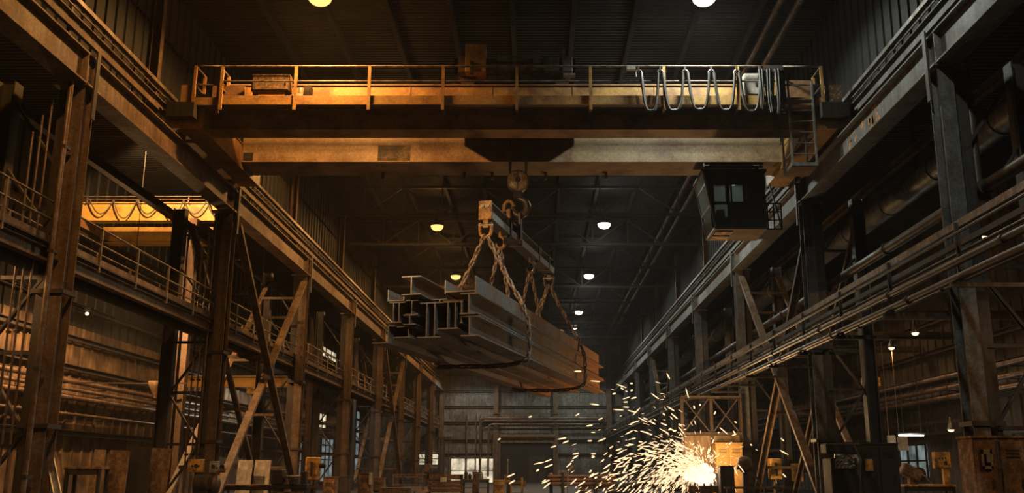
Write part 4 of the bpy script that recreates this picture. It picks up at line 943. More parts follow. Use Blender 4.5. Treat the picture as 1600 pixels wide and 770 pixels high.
for k, (px, py, d, pw) in enumerate(((1430, 520, 46, 160), (1393, 543, 54, 160))):
    lamp(at(px, py, d), 'lamp_glow_small', 'small warm lamp under the cross beams behind the grey columns, %s from the camera' % ORD[k], 'warm lamps behind the grey columns', WRM, pw, .18, Z0 + 7.0, True)
lamp(at(1486, 671, 47), 'lamp_glow_small', 'small shaded lamp above the orange control box', None, WRM, 90, .16, Z0 + 6.9, True)
lamp(V((17.2, 36, Z0 + 8.8)), 'lamp_glow_small', 'warm lamp hung below the round air duct', None, WRM, 900, .3, Z0 + 14.1, True)
lamp(V((14.6, 17.5, Z0 + 6.3)), 'lamp_glow_small', 'added warm lamp out of view, lighting the rusty cabinets at the edge', None, WRM, 600, .3, Z0 + 14.1, True)  # added out of view to brighten the cabinets
lamp(V((-16.3, 24.5, Z0 + 6.5)), 'lamp_glow_small', 'added warm lamp outside the frame, brightening the machines by the first orange-lit column', None, WRM, 650, .25, Z0 + 16.1, True)  # unseen lamp added to light the fronts of the low machines
lamp(at(1238, 474, 62), 'lamp_glow_small', 'small warm lamp added to light the bay behind the big grey-side cross brace', None, WRM, 700, .18, Z0 + 14.1, True)  # added so that things behind the columns turn orange
fp = V((-12.2, 13.0, Z0 + 8.0)); ft = L(-1.2, 4.5, 7.6)  # unseen spot added to brighten hook, chains and bundle end
o = thing('load_fill_lamp', 'warm fill lamp added outside the frame to light the hanging load', 'lamp', fp); fd = (ft - fp).normalized()
MB().lathe(fp - fd * .3, [(.12, 0), (.2, .1), (.3, .3), (.32, .4)], 18, fd).build('lamp_shade', 'lamp_housing', o)
MB().lathe(fp + fd * .06, [(.29, 0), (.29, .02)], 18, fd).build('lens', 'lamp_glow_small', o)
MB().bar(fp - fd * .2, (-13.1, 13.0, ZG + .1), .06, .06).build('bracket', 'dark_steel', o)
l = bpy.data.lights.new('lamp_light', 'SPOT'); l.color = (1, .62, .30); l.energy = 8500; l.shadow_soft_size = .2; l.spot_size = math.radians(21); l.spot_blend = .6
q = bpy.data.objects.new('lamp_light', l); COL.objects.link(q); q.parent = o; q.location = fd * .15; q.rotation_euler = fd.to_track_quat('-Z', 'Y').to_euler()
p = at(1427, 680, 50)
o = thing('tube_lamp', 'long white fluorescent tube lamp behind the orange control box', 'lamp', p)
MB().bar(p - V((.75, 0, 0)), p + V((.65, .3, 0)), .1, .06).build('tube', 'tube_glow', o)
MB().bar(p - V((.8, 0, -.08)), p + V((.7, .3, .08)), .2, .09).build('housing', 'lamp_housing', o)
for q in (p - V((.5, 0, 0)), p + V((.5, .2, 0))): MB().bar(q + V((0, 0, .1)), (q.x, q.y, Z0 + 6.95), .03, .03).build('hanger', 'dark_steel', o)
l = bpy.data.lights.new('lamp_light', 'POINT'); l.color = (.9, 1, .95); l.energy = 60; l.shadow_soft_size = .3
q = bpy.data.objects.new('lamp_light', l); COL.objects.link(q); q.parent = o; q.location = (0, 0, -.2)
p = at(136, 490, 31.5)
o = thing('bulkhead_lamp', 'tiny white bulkhead lamp on the back of the first orange-lit column', 'lamp', p)
MB().ball(p, .06, 10).build('globe', 'lamp_glow_small', o); MB().lohi(p + V((-.16, -.1, .1)), p + V((.16, .16, .2))).build('hood', 'lamp_housing', o); MB().bar(p + V((-.1, .1, .15)), (-15.0, 26.4, p.z + .2), .04, .04).build('arm', 'dark_steel', o)
# daylight-ish spill over the end wall from its own lamps
for k, x in enumerate((-8.5, 6.0)):
    lamp(V((x, Y_END - 7, Z0 + 13)), 'lamp_glow_white', ['white lamp near the end wall, window side', 'white lamp near the end wall, spark side'][k], None, WHI, 1300, .35, ROOF, True)
# ------------------------------------------------------------------ shop-floor machines and stock
def fl(px, py, d):
    p = at(px, py, d); return p.x, p.y, p.z
def rect(px0, px1, py, d):
    a, b = at(px0, py, d), at(px1, py, d); return a.x, b.x, a.y, a.z      # x0, x1, y, top height
def cabinet(px0, px1, py, d, dep, material, label, doors=2, cat='cabinet', name='steel_cabinet'):
    x0, x1, y, h = rect(px0, px1, py, d); o = thing(name, label, cat, ((x0 + x1) / 2, y + dep / 2, 0)); w = (x1 - x0) / doors
    MB().lohi((x0, y, .1), (x1, y + dep, h)).build('body', material, o, bevel=.015)
    MB().lohi((x0 + .03, y + .05, 0), (x1 - .03, y + dep - .05, .1)).build('plinth', 'black_steel', o)
    MB().lohi((x0 - .03, y - .04, h), (x1 + .03, y + dep + .03, h + .05)).build('top', material, o)
    for k in range(doors):
        a, b = x0 + k * w + .03, x0 + (k + 1) * w - .03
        dr = MB().lohi((a, y - .035, .18), (b, y, h - .08)).build('door', material, o, bevel=.01)
        MB().lohi((b - .12, y - .09, h * .52), (b - .08, y - .035, h * .52 + .18)).build('handle', 'hook_steel', dr_parent(dr, o))
        for i in range(3): MB().lohi((a + .12, y - .05, h - .3 - .08 * i), (b - .12, y - .035, h - .27 - .08 * i)).build('vent', 'black_steel', dr_parent(dr, o))
    return o
def dr_parent(dr, o):
    ORG[dr.name] = ORG[o.name]; return dr
def bench(px0, px1, py, d, dep, label, material='dark_steel', top='rust_cabinet', rail=False):
    x0, x1, y, h = rect(px0, px1, py, d); o = thing('workbench', label, 'workbench', ((x0 + x1) / 2, y + dep / 2, 0))
    MB().lohi((x0, y, h - .09), (x1, y + dep, h)).build('top', top, o, bevel=.01)
    for x in (x0 + .08, x1 - .08):
        for yy in (y + .08, y + dep - .08): MB().lohi((x - .05, yy - .05, 0), (x + .05, yy + .05, h - .09)).build('leg', material, o)
    MB().lohi((x0 + .05, y + .05, h * .35), (x1 - .05, y + dep - .05, h * .35 + .05)).build('shelf', material, o)
    MB().lohi((x0 + .1, y + .03, h - .26), (x1 - .1, y + .06, h - .09)).build('apron', material, o)
    return o
def lathe_machine(px0, px1, py, d, label, material='dark_steel', accent='rust_cabinet'):
    x0, x1, y, h = rect(px0, px1, py, d); w = x1 - x0; o = thing('lathe', label, 'machine', ((x0 + x1) / 2, y + .4, 0)); bh = h * .62
    MB().lohi((x0, y + .1, bh - .22), (x1, y + .7, bh)).build('bed', material, o, bevel=.02)
    for x in (x0 + .05, x1 - .45): MB().lohi((x, y + .05, 0), (x + .4, y + .75, bh - .22)).build('pedestal', material, o, bevel=.02)
    MB().lohi((x0, y, bh), (x0 + w * .3, y + .75, h)).build('headstock', accent, o, bevel=.03)
    MB().tube((x0 + w * .3, y + .38, bh + (h - bh) * .5), (x0 + w * .38, y + .38, bh + (h - bh) * .5), (h - bh) * .38, 16).build('chuck', 'hook_steel', o)
    MB().tube((x0 + w * .38, y + .38, bh + (h - bh) * .5), (x0 + w * .8, y + .38, bh + (h - bh) * .5), .06, 10).build('workpiece', 'galvanised', o)
    MB().lohi((x0 + w * .8, y + .15, bh), (x0 + w * .95, y + .6, h * .95)).build('tailstock', material, o, bevel=.03)
    MB().lohi((x0 + w * .52, y - .05, bh), (x0 + w * .66, y + .7, bh + .22)).build('carriage', material, o)
    MB().tube((x0 + w * .04, y, bh - .35), (x1 - .1, y, bh - .35), .035, 8).build('feed_rod', 'rail_steel', o)
    for k in range(3):
        a = 2.1 * k; MB().tube((x0 + w * .59, y - .1, bh + .05), (x0 + w * .59 + .18 * math.cos(a), y - .1, bh + .05 + .18 * math.sin(a)), .015, 6).build('handwheel_spoke', 'hook_steel', o)
    return o
def drill(px, pyt, d, label, material='machine_orange', wpx=20):
    x, y, h = fl(px, pyt, d); w = wpx * d / F / 2; o = thing('pillar_drill', label, 'machine', (x, y, 0))
    MB().lohi((x - w * 1.3, y - .4, 0), (x + w * 1.3, y + .5, .14)).build('base', 'dark_steel', o)
    MB().tube((x, y + .2, .14), (x, y + .2, h - .3), .11, 12).build('pillar', 'hook_steel', o)
    MB().lohi((x - w, y - .3, h * .52), (x + w, y + .35, h)).build('head', material, o, bevel=.04)
    MB().lohi((x - w * .2, y - .33, h * .6), (x + w * .2, y - .3, h * .9)).build('slot_cover', 'dark_steel', o)
    MB().lohi((x - w, y - .4, h * .34), (x + w, y + .25, h * .38)).build('table', 'dark_steel', o)
    MB().tube((x, y - .15, h * .52), (x, y - .15, h * .43), .05, 10).build('spindle', 'galvanised', o)
    MB().tube((x + w, y, h * .82), (x + w + .28, y, h * .82), .12, 12).build('motor', 'dark_steel', o)
    for k in range(3): MB().tube((x - w - .03, y, h * .68), (x - w - .05 + .02 * k, y + .22 * math.cos(2.1 * k), h * .68 + .22 * math.sin(2.1 * k)), .015, 6).build('feed_lever', 'galvanised', o)
    return o
def plate(px0, px1, py, d, lean, material, label, th=.03, h0=0, tilt=0):
    x0, x1, y, h = rect(px0, px1, py, d); m = MB(); t = V((tilt, 0, 0))
    b = [V((x0, y - lean, h0)), V((x1, y - lean, h0)), V((x1, y - lean + th, h0)), V((x0, y - lean + th, h0))]; tt = [V((x0, y, h)) + t, V((x1, y, h - .02)) + t, V((x1, y + th, h - .02)) + t, V((x0, y + th, h)) + t]
    m.hexa(b, tt); return tag(m.build('steel_plate', material, bevel=.008), label, 'plate', 'plates leaning by the orange-lit bay')
def crate(px0, px1, py, d, dep, label, material='wood', lab=False):
    x0, x1, y, h = rect(px0, px1, py, d); o = thing('crate', label, 'crate', ((x0 + x1) / 2, y + dep / 2, 0)); n = max(3, int(h / .28))
    MB().lohi((x0 + .03, y + .03, .12), (x1 - .03, y + dep - .03, h - .03)).build('body', material, o)
    for k in range(n):
        z0, z1 = .12 + (h - .12) * k / n, .12 + (h - .12) * (k + 1) / n - .03
        MB().lohi((x0, y, z0), (x1, y + .03, z1)).build('slat', material, o)
    for x in (x0, (x0 + x1) / 2 - .05, x1 - .1): MB().lohi((x, y - .03, .12), (x + .1, y, h)).build('batten', material, o)
    MB().lohi((x0 - .02, y - .03, h), (x1 + .02, y + dep, h + .04)).build('lid', material, o)
    for x in (x0 + .1, x1 - .22): MB().lohi((x, y, 0), (x + .12, y + dep, .12)).build('runner', material, o)
    if lab: MB().lohi(((x0 * .55 + x1 * .45) - .25, y - .04, h * .78), ((x0 * .55 + x1 * .45) + .28, y - .03, h * .92)).build('label_card', 'white_label', o)
    return o
def control_box(px0, px1, pyt, pyb, d, label, material='machine_orange', stand=None, on=None):
    a, b = at(px0, pyb, d), at(px1, pyt, d); x0, x1, y = a.x, b.x, a.y; o = thing('control_box', label, 'control box', ((x0 + x1) / 2, y + .15, on or 0)); xm = x0 * .3 + x1 * .7
    MB().lohi((x0, y, a.z), (x1, y + .3, b.z)).build('body', material, o, bevel=.02)
    MB().lohi((x0 + .1, y - .025, a.z + .06), (x1 - .04, y, b.z - .06)).build('door', material, o, bevel=.01)
    for k in range(3): MB().tube((x0 + .2 + .12 * k, y - .06, b.z - .25), (x0 + .2 + .12 * k, y - .02, b.z - .25), .035, 10).build('button', 'black_steel', o)
    MB().tube((xm - .05, y - .08, a.z + .25), (xm - .05, y - .02, a.z + .25), .07, 10).build('switch_knob', 'dark_steel', o)
    MB().lohi((xm - .12, y + .05, on or 0), (xm + .12, y + .25, a.z)).build('stand', stand or material, o)
    return o
def motor_set(px0, px1, py, d, label, body='dark_steel'):
    x0, x1, y, h = rect(px0, px1, py, d); w = x1 - x0; o = thing('pump_set', label, 'machine', ((x0 + x1) / 2, y + .5, 0)); r = min(.34, h * .3)
    MB().lohi((x0, y, 0), (x1, y + 1.0, h * .35)).build('base', 'black_steel', o, bevel=.02)
    MB().tube((x0 + w * .08, y + .45, h - r), (x0 + w * .55, y + .45, h - r), r, 18).build('motor', body, o)
    for k in range(6): MB().tube((x0 + w * (.12 + .065 * k), y + .45, h - r), (x0 + w * (.13 + .065 * k), y + .45, h - r), r * 1.06, 18).build('cooling_fin', body, o)
    MB().lathe((x0 + w * .62, y + .45, h - r), [(r * .5, 0), (r, .05), (r * 1.1, w * .1), (r, w * .18), (r * .4, w * .24)], 18, (1, 0, 0)).build('pump_casing', 'hook_steel', o)
    MB().path([(x0 + w * .75, y + .45, h - r * .5), (x0 + w * .75, y + .45, h + .05), (x0 + w * .8, y + .45, h + .15), (x1, y + .45, h + .15)], .07, 8).build('outlet_pipe', 'pipe_steel', o)
    MB().lohi((x0 + w * .08, y + .2, h * .35), (x0 + w * .55, y + .7, h - r * 1.5)).build('mount', 'black_steel', o)
    return o
def rack(px0, px1, py, d, dep, n, label, stock):
    x0, x1, y, h = rect(px0, px1, py, d); o = thing('stock_rack', label, 'rack', ((x0 + x1) / 2, y + dep / 2, 0))
    for x in (x0, x1 - .1):
        for yy in (y, y + dep - .1): MB().lohi((x, yy, 0), (x + .1, yy + .1, h)).build('upright', 'rust_cabinet', o)
    for k in range(n): z = .25 + (h - .3) * k / n; MB().lohi((x0, y, z), (x1, y + dep, z + .07)).build('shelf', 'rust_cabinet', o)
    MB().lohi((x0, y, h - .25), (x1, y + .06, h)).build('header', 'rust_cabinet', o)
    for k in range(n):
        z = .25 + (h - .3) * k / n + .07
        for j in range(4):
            q = MB().bar((x0 + .12, y + .15 + j * (dep - .3) / 3, z + .07), (x1 - .12, y + .15 + j * (dep - .3) / 3, z + .07), .14, .12).build('stock_bar', 'stock_rust')
            tag(q, stock % (ORD[k], ORD[j]), 'bar', 'bars in ' + label)
    return o

# along the orange-lit columns
bench(100, 158, 729, 31, .75, 'low dark workbench against the first orange-lit column')
plate(148, 166, 702, 33.5, .35, 'tan_board', 'broad tan board standing on end behind the low workbench')
plate(166, 176, 706, 33.2, .3, 'tan_board', 'narrow tan board tilted beside the broad tan board', tilt=.32)
plate(172, 203, 703, 32.2, .3, 'rust_cabinet', 'rust-brown plate standing next to the tilted tan board')
plate(205, 238, 698, 32.8, .25, 'black_steel', 'tallest, blackest plate of the row by the brown bay column')
plate(237, 268, 700, 33.6, .25, 'rust_cabinet', 'dark brown plate at the end of the row, nearest the second column')
m = MB(); m.angle(at(80, 712, 26.2), at(96, 790, 25.2), .16, .03); tag(m.build('angle_bar', 'galvanised'), 'bright angle bar leaning against the first orange-lit column', 'bar')
motor_set(40, 72, 742, 27, 'grey pump set at the foot of the first orange-lit column', 'galvanised')
control_box(292, 315, 717, 738, 36, 'small yellow control box on a dark post before the second orange-lit column', 'machine_orange', 'black_steel')
control_box(326, 339, 720, 739, 36.3, 'small pale grey control box beside the yellow one', 'pale_sheet', 'dark_steel')
motor_set(296, 345, 742, 35, 'dark pump set below the small yellow control box')
plate(373, 396, 718, 47, .4, 'pale_sheet', 'pale steel sheet standing behind the second column, nearer to it'); plate(399, 424, 718, 47.5, .4, 'pale_sheet', 'pale steel sheet standing behind the second column, farther from it')
bench(345, 425, 757, 44, 1.0, 'long low dark bench before the two pale sheets')
lathe_machine(424, 480, 733, 42, 'dark lathe between the second and third orange-lit columns', 'black_steel', 'dark_steel')
drill(490, 714, 46, 'tall ochre pillar drill at the third orange-lit column', 'machine_orange', 20)
cabinet(505, 524, 746, 52, .9, 'rust_cabinet', 'low brown cabinet beside the tall ochre pillar drill', 1)
cabinet(560, 580, 740, 58, .9, 'rust_cabinet', 'low brown cabinet with white card at the fourth orange-lit column', 1)
x0, x1, y, h = rect(577, 582, 738, 57.9); o = MB().lohi((x0, y - .03, h - .7), (x1, y, h)).build('notice_card', 'white_label'); tag(o, 'white card fixed on the low brown cabinet', 'card')
crate(592, 640, 763, 60, 1.2, 'low wooden crate on the floor before the bench row'); 
bench(613, 662, 741, 78, 1.2, 'brown workbench between fourth and fifth orange-lit columns', 'rust_cabinet')
rack(668, 722, 741, 62, 1.2, 4, 'big brown stock rack with white card in the middle of the floor', 'flat bar on the %s shelf up of the big brown rack, %s from its front')
x0, x1, y, h = rect(688, 698, 744, 61.9); o = MB().lohi((x0, y - .03, h - .35), (x1, y, h - .05)).build('notice_card', 'white_label'); tag(o, 'white card on the header of the big brown stock rack', 'card')
x0, x1, y, h = rect(646, 669, 765, 52); o = thing('pin_rack', 'small pale rack with upright pins before the big brown stock rack', 'rack', (x0, y, 0))
MB().lohi((x0, y, h - .12), (x1, y + .2, h - .02)).build('rail', 'tan_board', o)
for k in range(7): MB().tube((x0 + .05 + k * .115, y + .1, h - .02), (x0 + .05 + k * .115, y + .1, h + .16), .02, 6).build('pin', 'tan_board', o)
for x in (x0 + .05, x1 - .05): MB().lohi((x - .04, y, 0), (x + .04, y + .2, h - .12)).build('leg', 'dark_steel', o)
bench(722, 764, 748, 70, 1.1, 'workbench before the long bright window of the end wall', 'dark_steel', 'wood')
for k, (px, hh, mt) in enumerate(((728, .45, 'black_steel'), (734, .3, 'dark_steel'), (742, .55, 'white_label'), (752, .4, 'galvanised'))):
    p = at(px, 748, 70.3); o = thing('can', ['tall black can', 'small dark can', 'tall cream can', 'grey metal can'][k] + ' on the workbench before the long bright window', 'can', p)
    MB().lathe(p, [(.13, 0), (.14, .03), (.14, hh), (.12, hh + .03)], 14).build('body', mt, o); MB().lathe(p, [(.07, hh + .03), (.08, hh + .1)], 12).build('cap', 'black_steel', o)
cabinet(738, 748, 738, 66, .8, 'rust_cabinet', 'narrow brown cabinet beside the bright-window workbench', 1)
cabinet(771, 788, 751, 62, .9, 'machine_orange', 'squat orange machine cabinet before the dark roller door', 1)
control_box(788, 797, 742, 754, 60, 'small orange control box on a post before the dark roller door', 'machine_orange', 'dark_steel')
p0 = at(793, 742, 60.1); p1 = at(793, 721, 60.1); o = thing('signal_post', 'grey rod standing on the small orange control box', 'post', p0)
MB().tube(p0, p1, .07, 10).build('rod', 'galvanised', o); MB().lathe(p1, [(.07, 0), (.09, .05), (.05, .15)], 10).build('tip', 'galvanised', o)
o = thing('guard_rail', 'low orange guard rail before the dark roller door', 'guard rail', at(808, 770, 62)); a = at(798, 752, 62); b = at(816, 752, 62)
for q in (a, b): MB().lohi((q.x - .07, q.y, 0), (q.x + .07, q.y + .1, a.z + (.25 if q is b else 0))).build('post', 'machine_orange', o)
for z in (.2, .75): MB().bar((a.x, a.y + .05, a.z - z), (b.x, a.y + .05, a.z - z), .06, .08).build('rail', 'dark_steel', o)
p = at(861, 744, 64); o = thing('beacon_post', 'dark post with round tan lamp head beside the roller door', 'post', (p.x, p.y, 0))
MB().tube((p.x, p.y, 0), (p.x, p.y, p.z), .11, 10).build('pole', 'black_steel', o); MB().ball(p + V((0, 0, .1)), .14, 12).build('head', 'tan_board', o); MB().lathe((p.x, p.y, 0), [(.35, 0), (.3, .08)], 14).build('foot', 'black_steel', o)
# around the cutting bench
p = at(887, 738, 55); q = at(887, 768, 55); o = thing('sensor_post', 'thin pale post with bent head in front of the bar pile', 'post', (p.x, p.y, 0))
MB().path([(p.x, p.y, 0), (p.x, p.y, p.z - .1), (p.x + .03, p.y, p.z), (p.x + .22, p.y, p.z + .25)], .045, 8).build('pole', 'galvanised', o)
MB().tube((p.x + .15, p.y, p.z + .17), (p.x + .32, p.y, p.z + .36), .07, 8).build('head', 'tan_board', o); MB().lathe((p.x, p.y, 0), [(.28, 0), (.25, .06)], 12).build('foot', 'black_steel', o)
bx, bY = at(905, 765, 58).x, at(905, 765, 58).y
for k in range(2):
    o = thing('stillage', ('first', 'second')[k] + ' low steel stillage under the bar pile, counted from the aisle middle', 'stillage', (bx - 1.0 + 2.0 * k, bY, 0), 'stillages under the bar pile')
    MB().lohi((bx - 1.1 + 2 * k, bY - .5, .55), (bx - .9 + 2 * k, bY + .9, .7)).build('bearer', 'dark_steel', o)
    for yy in (bY - .45, bY + .8): MB().lohi((bx - 1.08 + 2 * k, yy, 0), (bx - .92 + 2 * k, yy + .12, .55)).build('leg', 'dark_steel', o)
    for yy in (bY - .5, bY + .8): MB().lohi((bx - 1.08 + 2 * k, yy, .7), (bx - .92 + 2 * k, yy + .08, 1.5)).build('stop', 'dark_steel', o)
for j in range(3):
    for i in range(5 - j):
        yy = bY - .28 + i * .24 + j * .12; z = .82 + j * .21
        q = MB().tube((bx - 1.7 - .1 * ((i + j) % 3), yy, z), (bx + 2.0 + .12 * ((i * 2 + j) % 3), yy, z), .11, 10).build('round_bar', 'stock_rust'); tag(q, 'round bar in the %s layer of the bar pile, %s from the camera side' % (['bottom', 'middle', 'top'][j], ORD[i]), 'bar', 'bars in the pile by the sparks')
SRC = at(1102, 744, 45)
o = thing('cutting_table', 'dark steel cutting table under the sparks', 'table', (SRC.x - .2, SRC.y + .2, 0)); x0, x1 = at(1072, 757, 45).x, at(1132, 757, 45).x; h = SRC.z - .42
MB().lohi((x0, SRC.y - .7, h - .3), (x1, SRC.y + 1.2, h)).build('top', 'rust_cabinet', o)
for x in (x0 + .12, x1 - .12):
    for yy in (SRC.y - .55, SRC.y + 1.05): MB().lohi((x - .09, yy - .09, 0), (x + .09, yy + .09, h - .3)).build('leg', 'dark_steel', o)
for k in range(6): MB().lohi((x0 + .1 + k * (x1 - x0 - .2) / 5 - .02, SRC.y - .65, h), (x0 + .1 + k * (x1 - x0 - .2) / 5 + .02, SRC.y + 1.15, h + .1)).build('slat', 'dark_steel', o)
wx0, wx1 = SRC.x - .9, SRC.x + .75
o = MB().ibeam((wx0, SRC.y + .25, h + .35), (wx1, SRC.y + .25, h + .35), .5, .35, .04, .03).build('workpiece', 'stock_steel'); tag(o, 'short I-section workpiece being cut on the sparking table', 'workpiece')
x0, x1, y, h2 = rect(1125, 1147, 729, 43.5); o = thing('bench_post', 'dark boxy steel post standing before the bright cut', 'post', ((x0 + x1) / 2, y, 0))
MB().lohi((x0, y, 0), (x1, y + .6, h2)).build('body', 'dark_steel', o, bevel=.02); MB().lohi((x0 - .03, y - .03, h2), (x1 + .03, y + .63, h2 + .05)).build('cap', 'rust_cabinet', o)
x0, x1, y, h2 = rect(1132, 1230, 760, 42.5); o = thing('work_rail', 'long low steel rail beside the dark boxy post', 'rail', ((x0 + x1) / 2, y, 0))
MB().lohi((x0, y, h2 - .1), (x1, y + .12, h2)).build('bar', 'rust_cabinet', o)
for k in range(4): x = x0 + .1 + (x1 - x0 - .3) * k / 3; MB().lohi((x, y, 0), (x + .1, y + .12, h2 - .1)).build('leg', 'dark_steel', o)
x, y, h2 = fl(1163, 718, 44); o = thing('bench_vice', 'dark rusty vice head on a pedestal beside the bright cut', 'vice', (x, y, 0))
MB().lohi((x - .12, y - .12, 0), (x + .12, y + .12, h2 - .5)).build('pedestal', 'dark_steel', o); MB().ball((x, y, h2 - .2), .38, 12, (1, .8, 1)).build('body', 'rust_cabinet', o); MB().lohi((x - .4, y - .2, h2 - .45), (x + .45, y + .2, h2 - .32)).build('jaw', 'dark_steel', o); MB().bar((x + .2, y - .1, h2 - .4), (x + .7, y - .1, h2 - 1.1), .08, .08).build('lever', 'dark_steel', o)
cabinet(1118, 1160, 693, 49, 1.2, 'crane_paint', 'tan machine housing lit up behind the sparks', 2, 'machine', 'machine_housing')
y = 51.5; o = thing('frame_partition', 'tan framed partition added to catch the glow beyond the flying sparks', 'screen', (9.3, y, 0))  # frames and panels added to take the orange spark glow
for x in (7.75, 9.3, 10.85): MB().ibeam((x, y, 0), (x, y, Z0 + 3.85), .16, .14, .02, .015, up=(1, 0, 0)).build('post', 'column_steel', o)
for z in (1.2, Z0 + 1.9, Z0 + 3.8): MB().channel((7.7, y - .08, z), (10.9, y - .08, z), .16, .08, .02).build('rail', 'column_steel', o)
for x0_, x1_ in ((7.85, 9.2), (9.4, 10.75)):
    MB().lohi((x0_, y, 1.3), (x1_, y + .03, Z0 + 1.8)).build('panel', 'tan_board', o)
    MB().bar((x0_, y + .02, Z0 + 2.0), (x1_, y + .02, Z0 + 3.75), .07, .06).build('brace', 'column_steel', o); MB().bar((x1_, y + .08, Z0 + 2.0), (x0_, y + .08, Z0 + 3.75), .07, .06).build('brace', 'column_steel', o)
for k, (px, py) in enumerate(((1210, 716), (1243, 724))):
    drill(px, py, 50 + k, ['ochre machine head behind the cross brace foot, nearer the sparks', 'ochre machine head behind the cross brace foot, farther from the sparks'][k], 'machine_orange', 18)
o = cabinet(1342, 1402, 694, 37, 1.0, 'black_steel', 'tall black machine cabinet with small orange plate before the first grey column', 2)
x0, x1, y, h2 = rect(1350, 1362, 717, 36.9); q = MB().lohi((x0, y - .1, h2 - .45), (x1, y - .02, h2)).build('warning_plate', 'machine_orange'); tag(q, 'small orange plate on the tall black machine cabinet', 'plate')
o = thing('bagged_machine', 'dark machine under crumpled clear wrapping beside the tall black cabinet', 'machine', at(1318, 770, 36.2)); x0, x1, y, h2 = rect(1296, 1338, 692, 36.2)
MB().lohi((x0, y, 0), (x1, y + 1.1, h2 - .55)).build('body', 'black_steel', o, bevel=.04); MB().lohi((x0 - .1, y + .1, h2 - .4), (x1 + .2, y + .9, h2)).build('hood', 'black_steel', o, bevel=.05)
m = MB(); n = 9; rnd = random.Random(3); gx0, gx1, gz0, gz1 = x0 + .15, x0 + .85, h2 - .95, h2 - .4; vs = [(gx0 + (gx1 - gx0) * i / n, y - .05 - .09 * rnd.random(), gz0 + (gz1 - gz0) * j / n) for j in range(n + 1) for i in range(n + 1)]
m.add(vs, [(j * (n + 1) + i, j * (n + 1) + i + 1, (j + 1) * (n + 1) + i + 1, (j + 1) * (n + 1) + i) for j in range(n) for i in range(n)]); m.lohi((gx0, y - .04, gz0), (gx1, y, gz1)); m.build('wrapping', 'galvanised', o)
MB().path([(x0 + .9, y - .05, h2 - .1), (x0 + 1.1, y - .1, h2 - .6), (x0 + 1.0, y - .1, h2 - 1.4), (x0 + 1.2, y, .1)], .04, 8).build('hose', 'cable_rubber', o)
bench(1412, 1494, 757, 40, 1.0, 'bench with an orange top edge before the first grey column', 'black_steel', 'machine_orange')
hb_ = at(1412, 757, 40).z
control_box(1462, 1487, 706, 732, 40.3, 'bright orange control box on an orange stand at the bench end', 'machine_orange', 'machine_orange', hb_)
x, y, h2 = fl(1426, 722, 40.4); o = thing('grinder', 'rusty grinder head with hood standing on the orange-edged bench', 'machine', (x, y + .3, hb_))
MB().lohi((x - .12, y + .15, hb_), (x + .2, y + .45, hb_ + .35)).build('pedestal', 'rust_cabinet', o); MB().box((x, y + .3, h2 - .42), (.85, .5, .5), Matrix.Rotation(.5, 3, 'Y')).build('hood', 'rust_cabinet', o, bevel=.05)
MB().tube((x + .3, y + .15, h2 - .5), (x + .3, y + .42, h2 - .5), .3, 18).build('wheel_guard', 'dark_steel', o); MB().path([(x + .3, y + .1, hb_ + .5), (x + .5, y, hb_ + .3), (x + .7, y - .05, hb_ + .05)], .03, 6).build('cable', 'galvanised', o)
o = cabinet(1518, 1554, 684, 22.6, .8, 'rust_cabinet', 'tall rusty cabinet at the edge, next to the first grey column', 1)
x0, x1, y, h2 = rect(1531, 1548, 702, 22.5)
m = MB(); 
for a, b in (((x0, h2 - .1), (x1, h2)), ((x0, h2 - .45), (x1, h2 - .38)), ((x0, h2 - .45), (x0 + .05, h2)), ((x1 - .05, h2 - .45), (x1, h2)), ((x0 + .12, h2 - .3), (x0 + .2, h2 - .1))): m.lohi((a[0], y - .06, a[1]), (b[0], y - .03, b[1]))
q = m.build('latch_frame', 'galvanised', o)
cabinet(1558, 1640, 684, 22.8, .8, 'rust_cabinet', 'wide scorched rusty cabinet at the edge of the floor', 2)
for k, (px0, px1, py, d, lab) in enumerate(((1386, 1399, 680, 52, 'tan hanging strip under the tube lamp, nearer the black cabinet'), (1402, 1418, 682, 53, 'tan hanging strip under the tube lamp, farther from the black cabinet'))):
    x0, x1, y, h2 = rect(px0, px1, py, d); o = MB().lohi((x0, y, h2 - .75), (x1, y + .05, h2)).bar((x0 + .1, y + .02, h2), (x0 + .1, y + .02, Z0 + 6.95), .02, .02).build('hanging_strip', 'tan_board'); tag(o, lab, 'strip', 'hanging strips')
# far floor: low machines before the end wall
lathe_machine(664, 690, 724, 105, 'far dark lathe before the small bright window'); 
crate(800, 822, 752, 95, 1.5, 'far wooden crate before the roller door')
lathe_machine(905, 960, 752, 70, 'low dark lathe past the bar pile', 'rust_cabinet', 'rust_cabinet')
motor_set(960, 1010, 752, 62, 'rusty pump set beyond the flying sparks')
cabinet(872, 886, 735, 110, 1.2, 'pale_sheet', 'pale cabinet against the end wall beside the roller door', 1)
for k, (px0, px1, py, d) in enumerate(((530, 545, 745, 64), (584, 600, 747, 72), (606, 618, 748, 88))):
    cabinet(px0, px1, py, d, .9, ['dark_steel', 'rust_cabinet', 'dark_steel'][k], ['dark cabinet past the low brown cabinets, first along the orange-lit row', 'brown cabinet before the fifth orange-lit column', 'dark cabinet before the sixth orange-lit column'][k], 1)

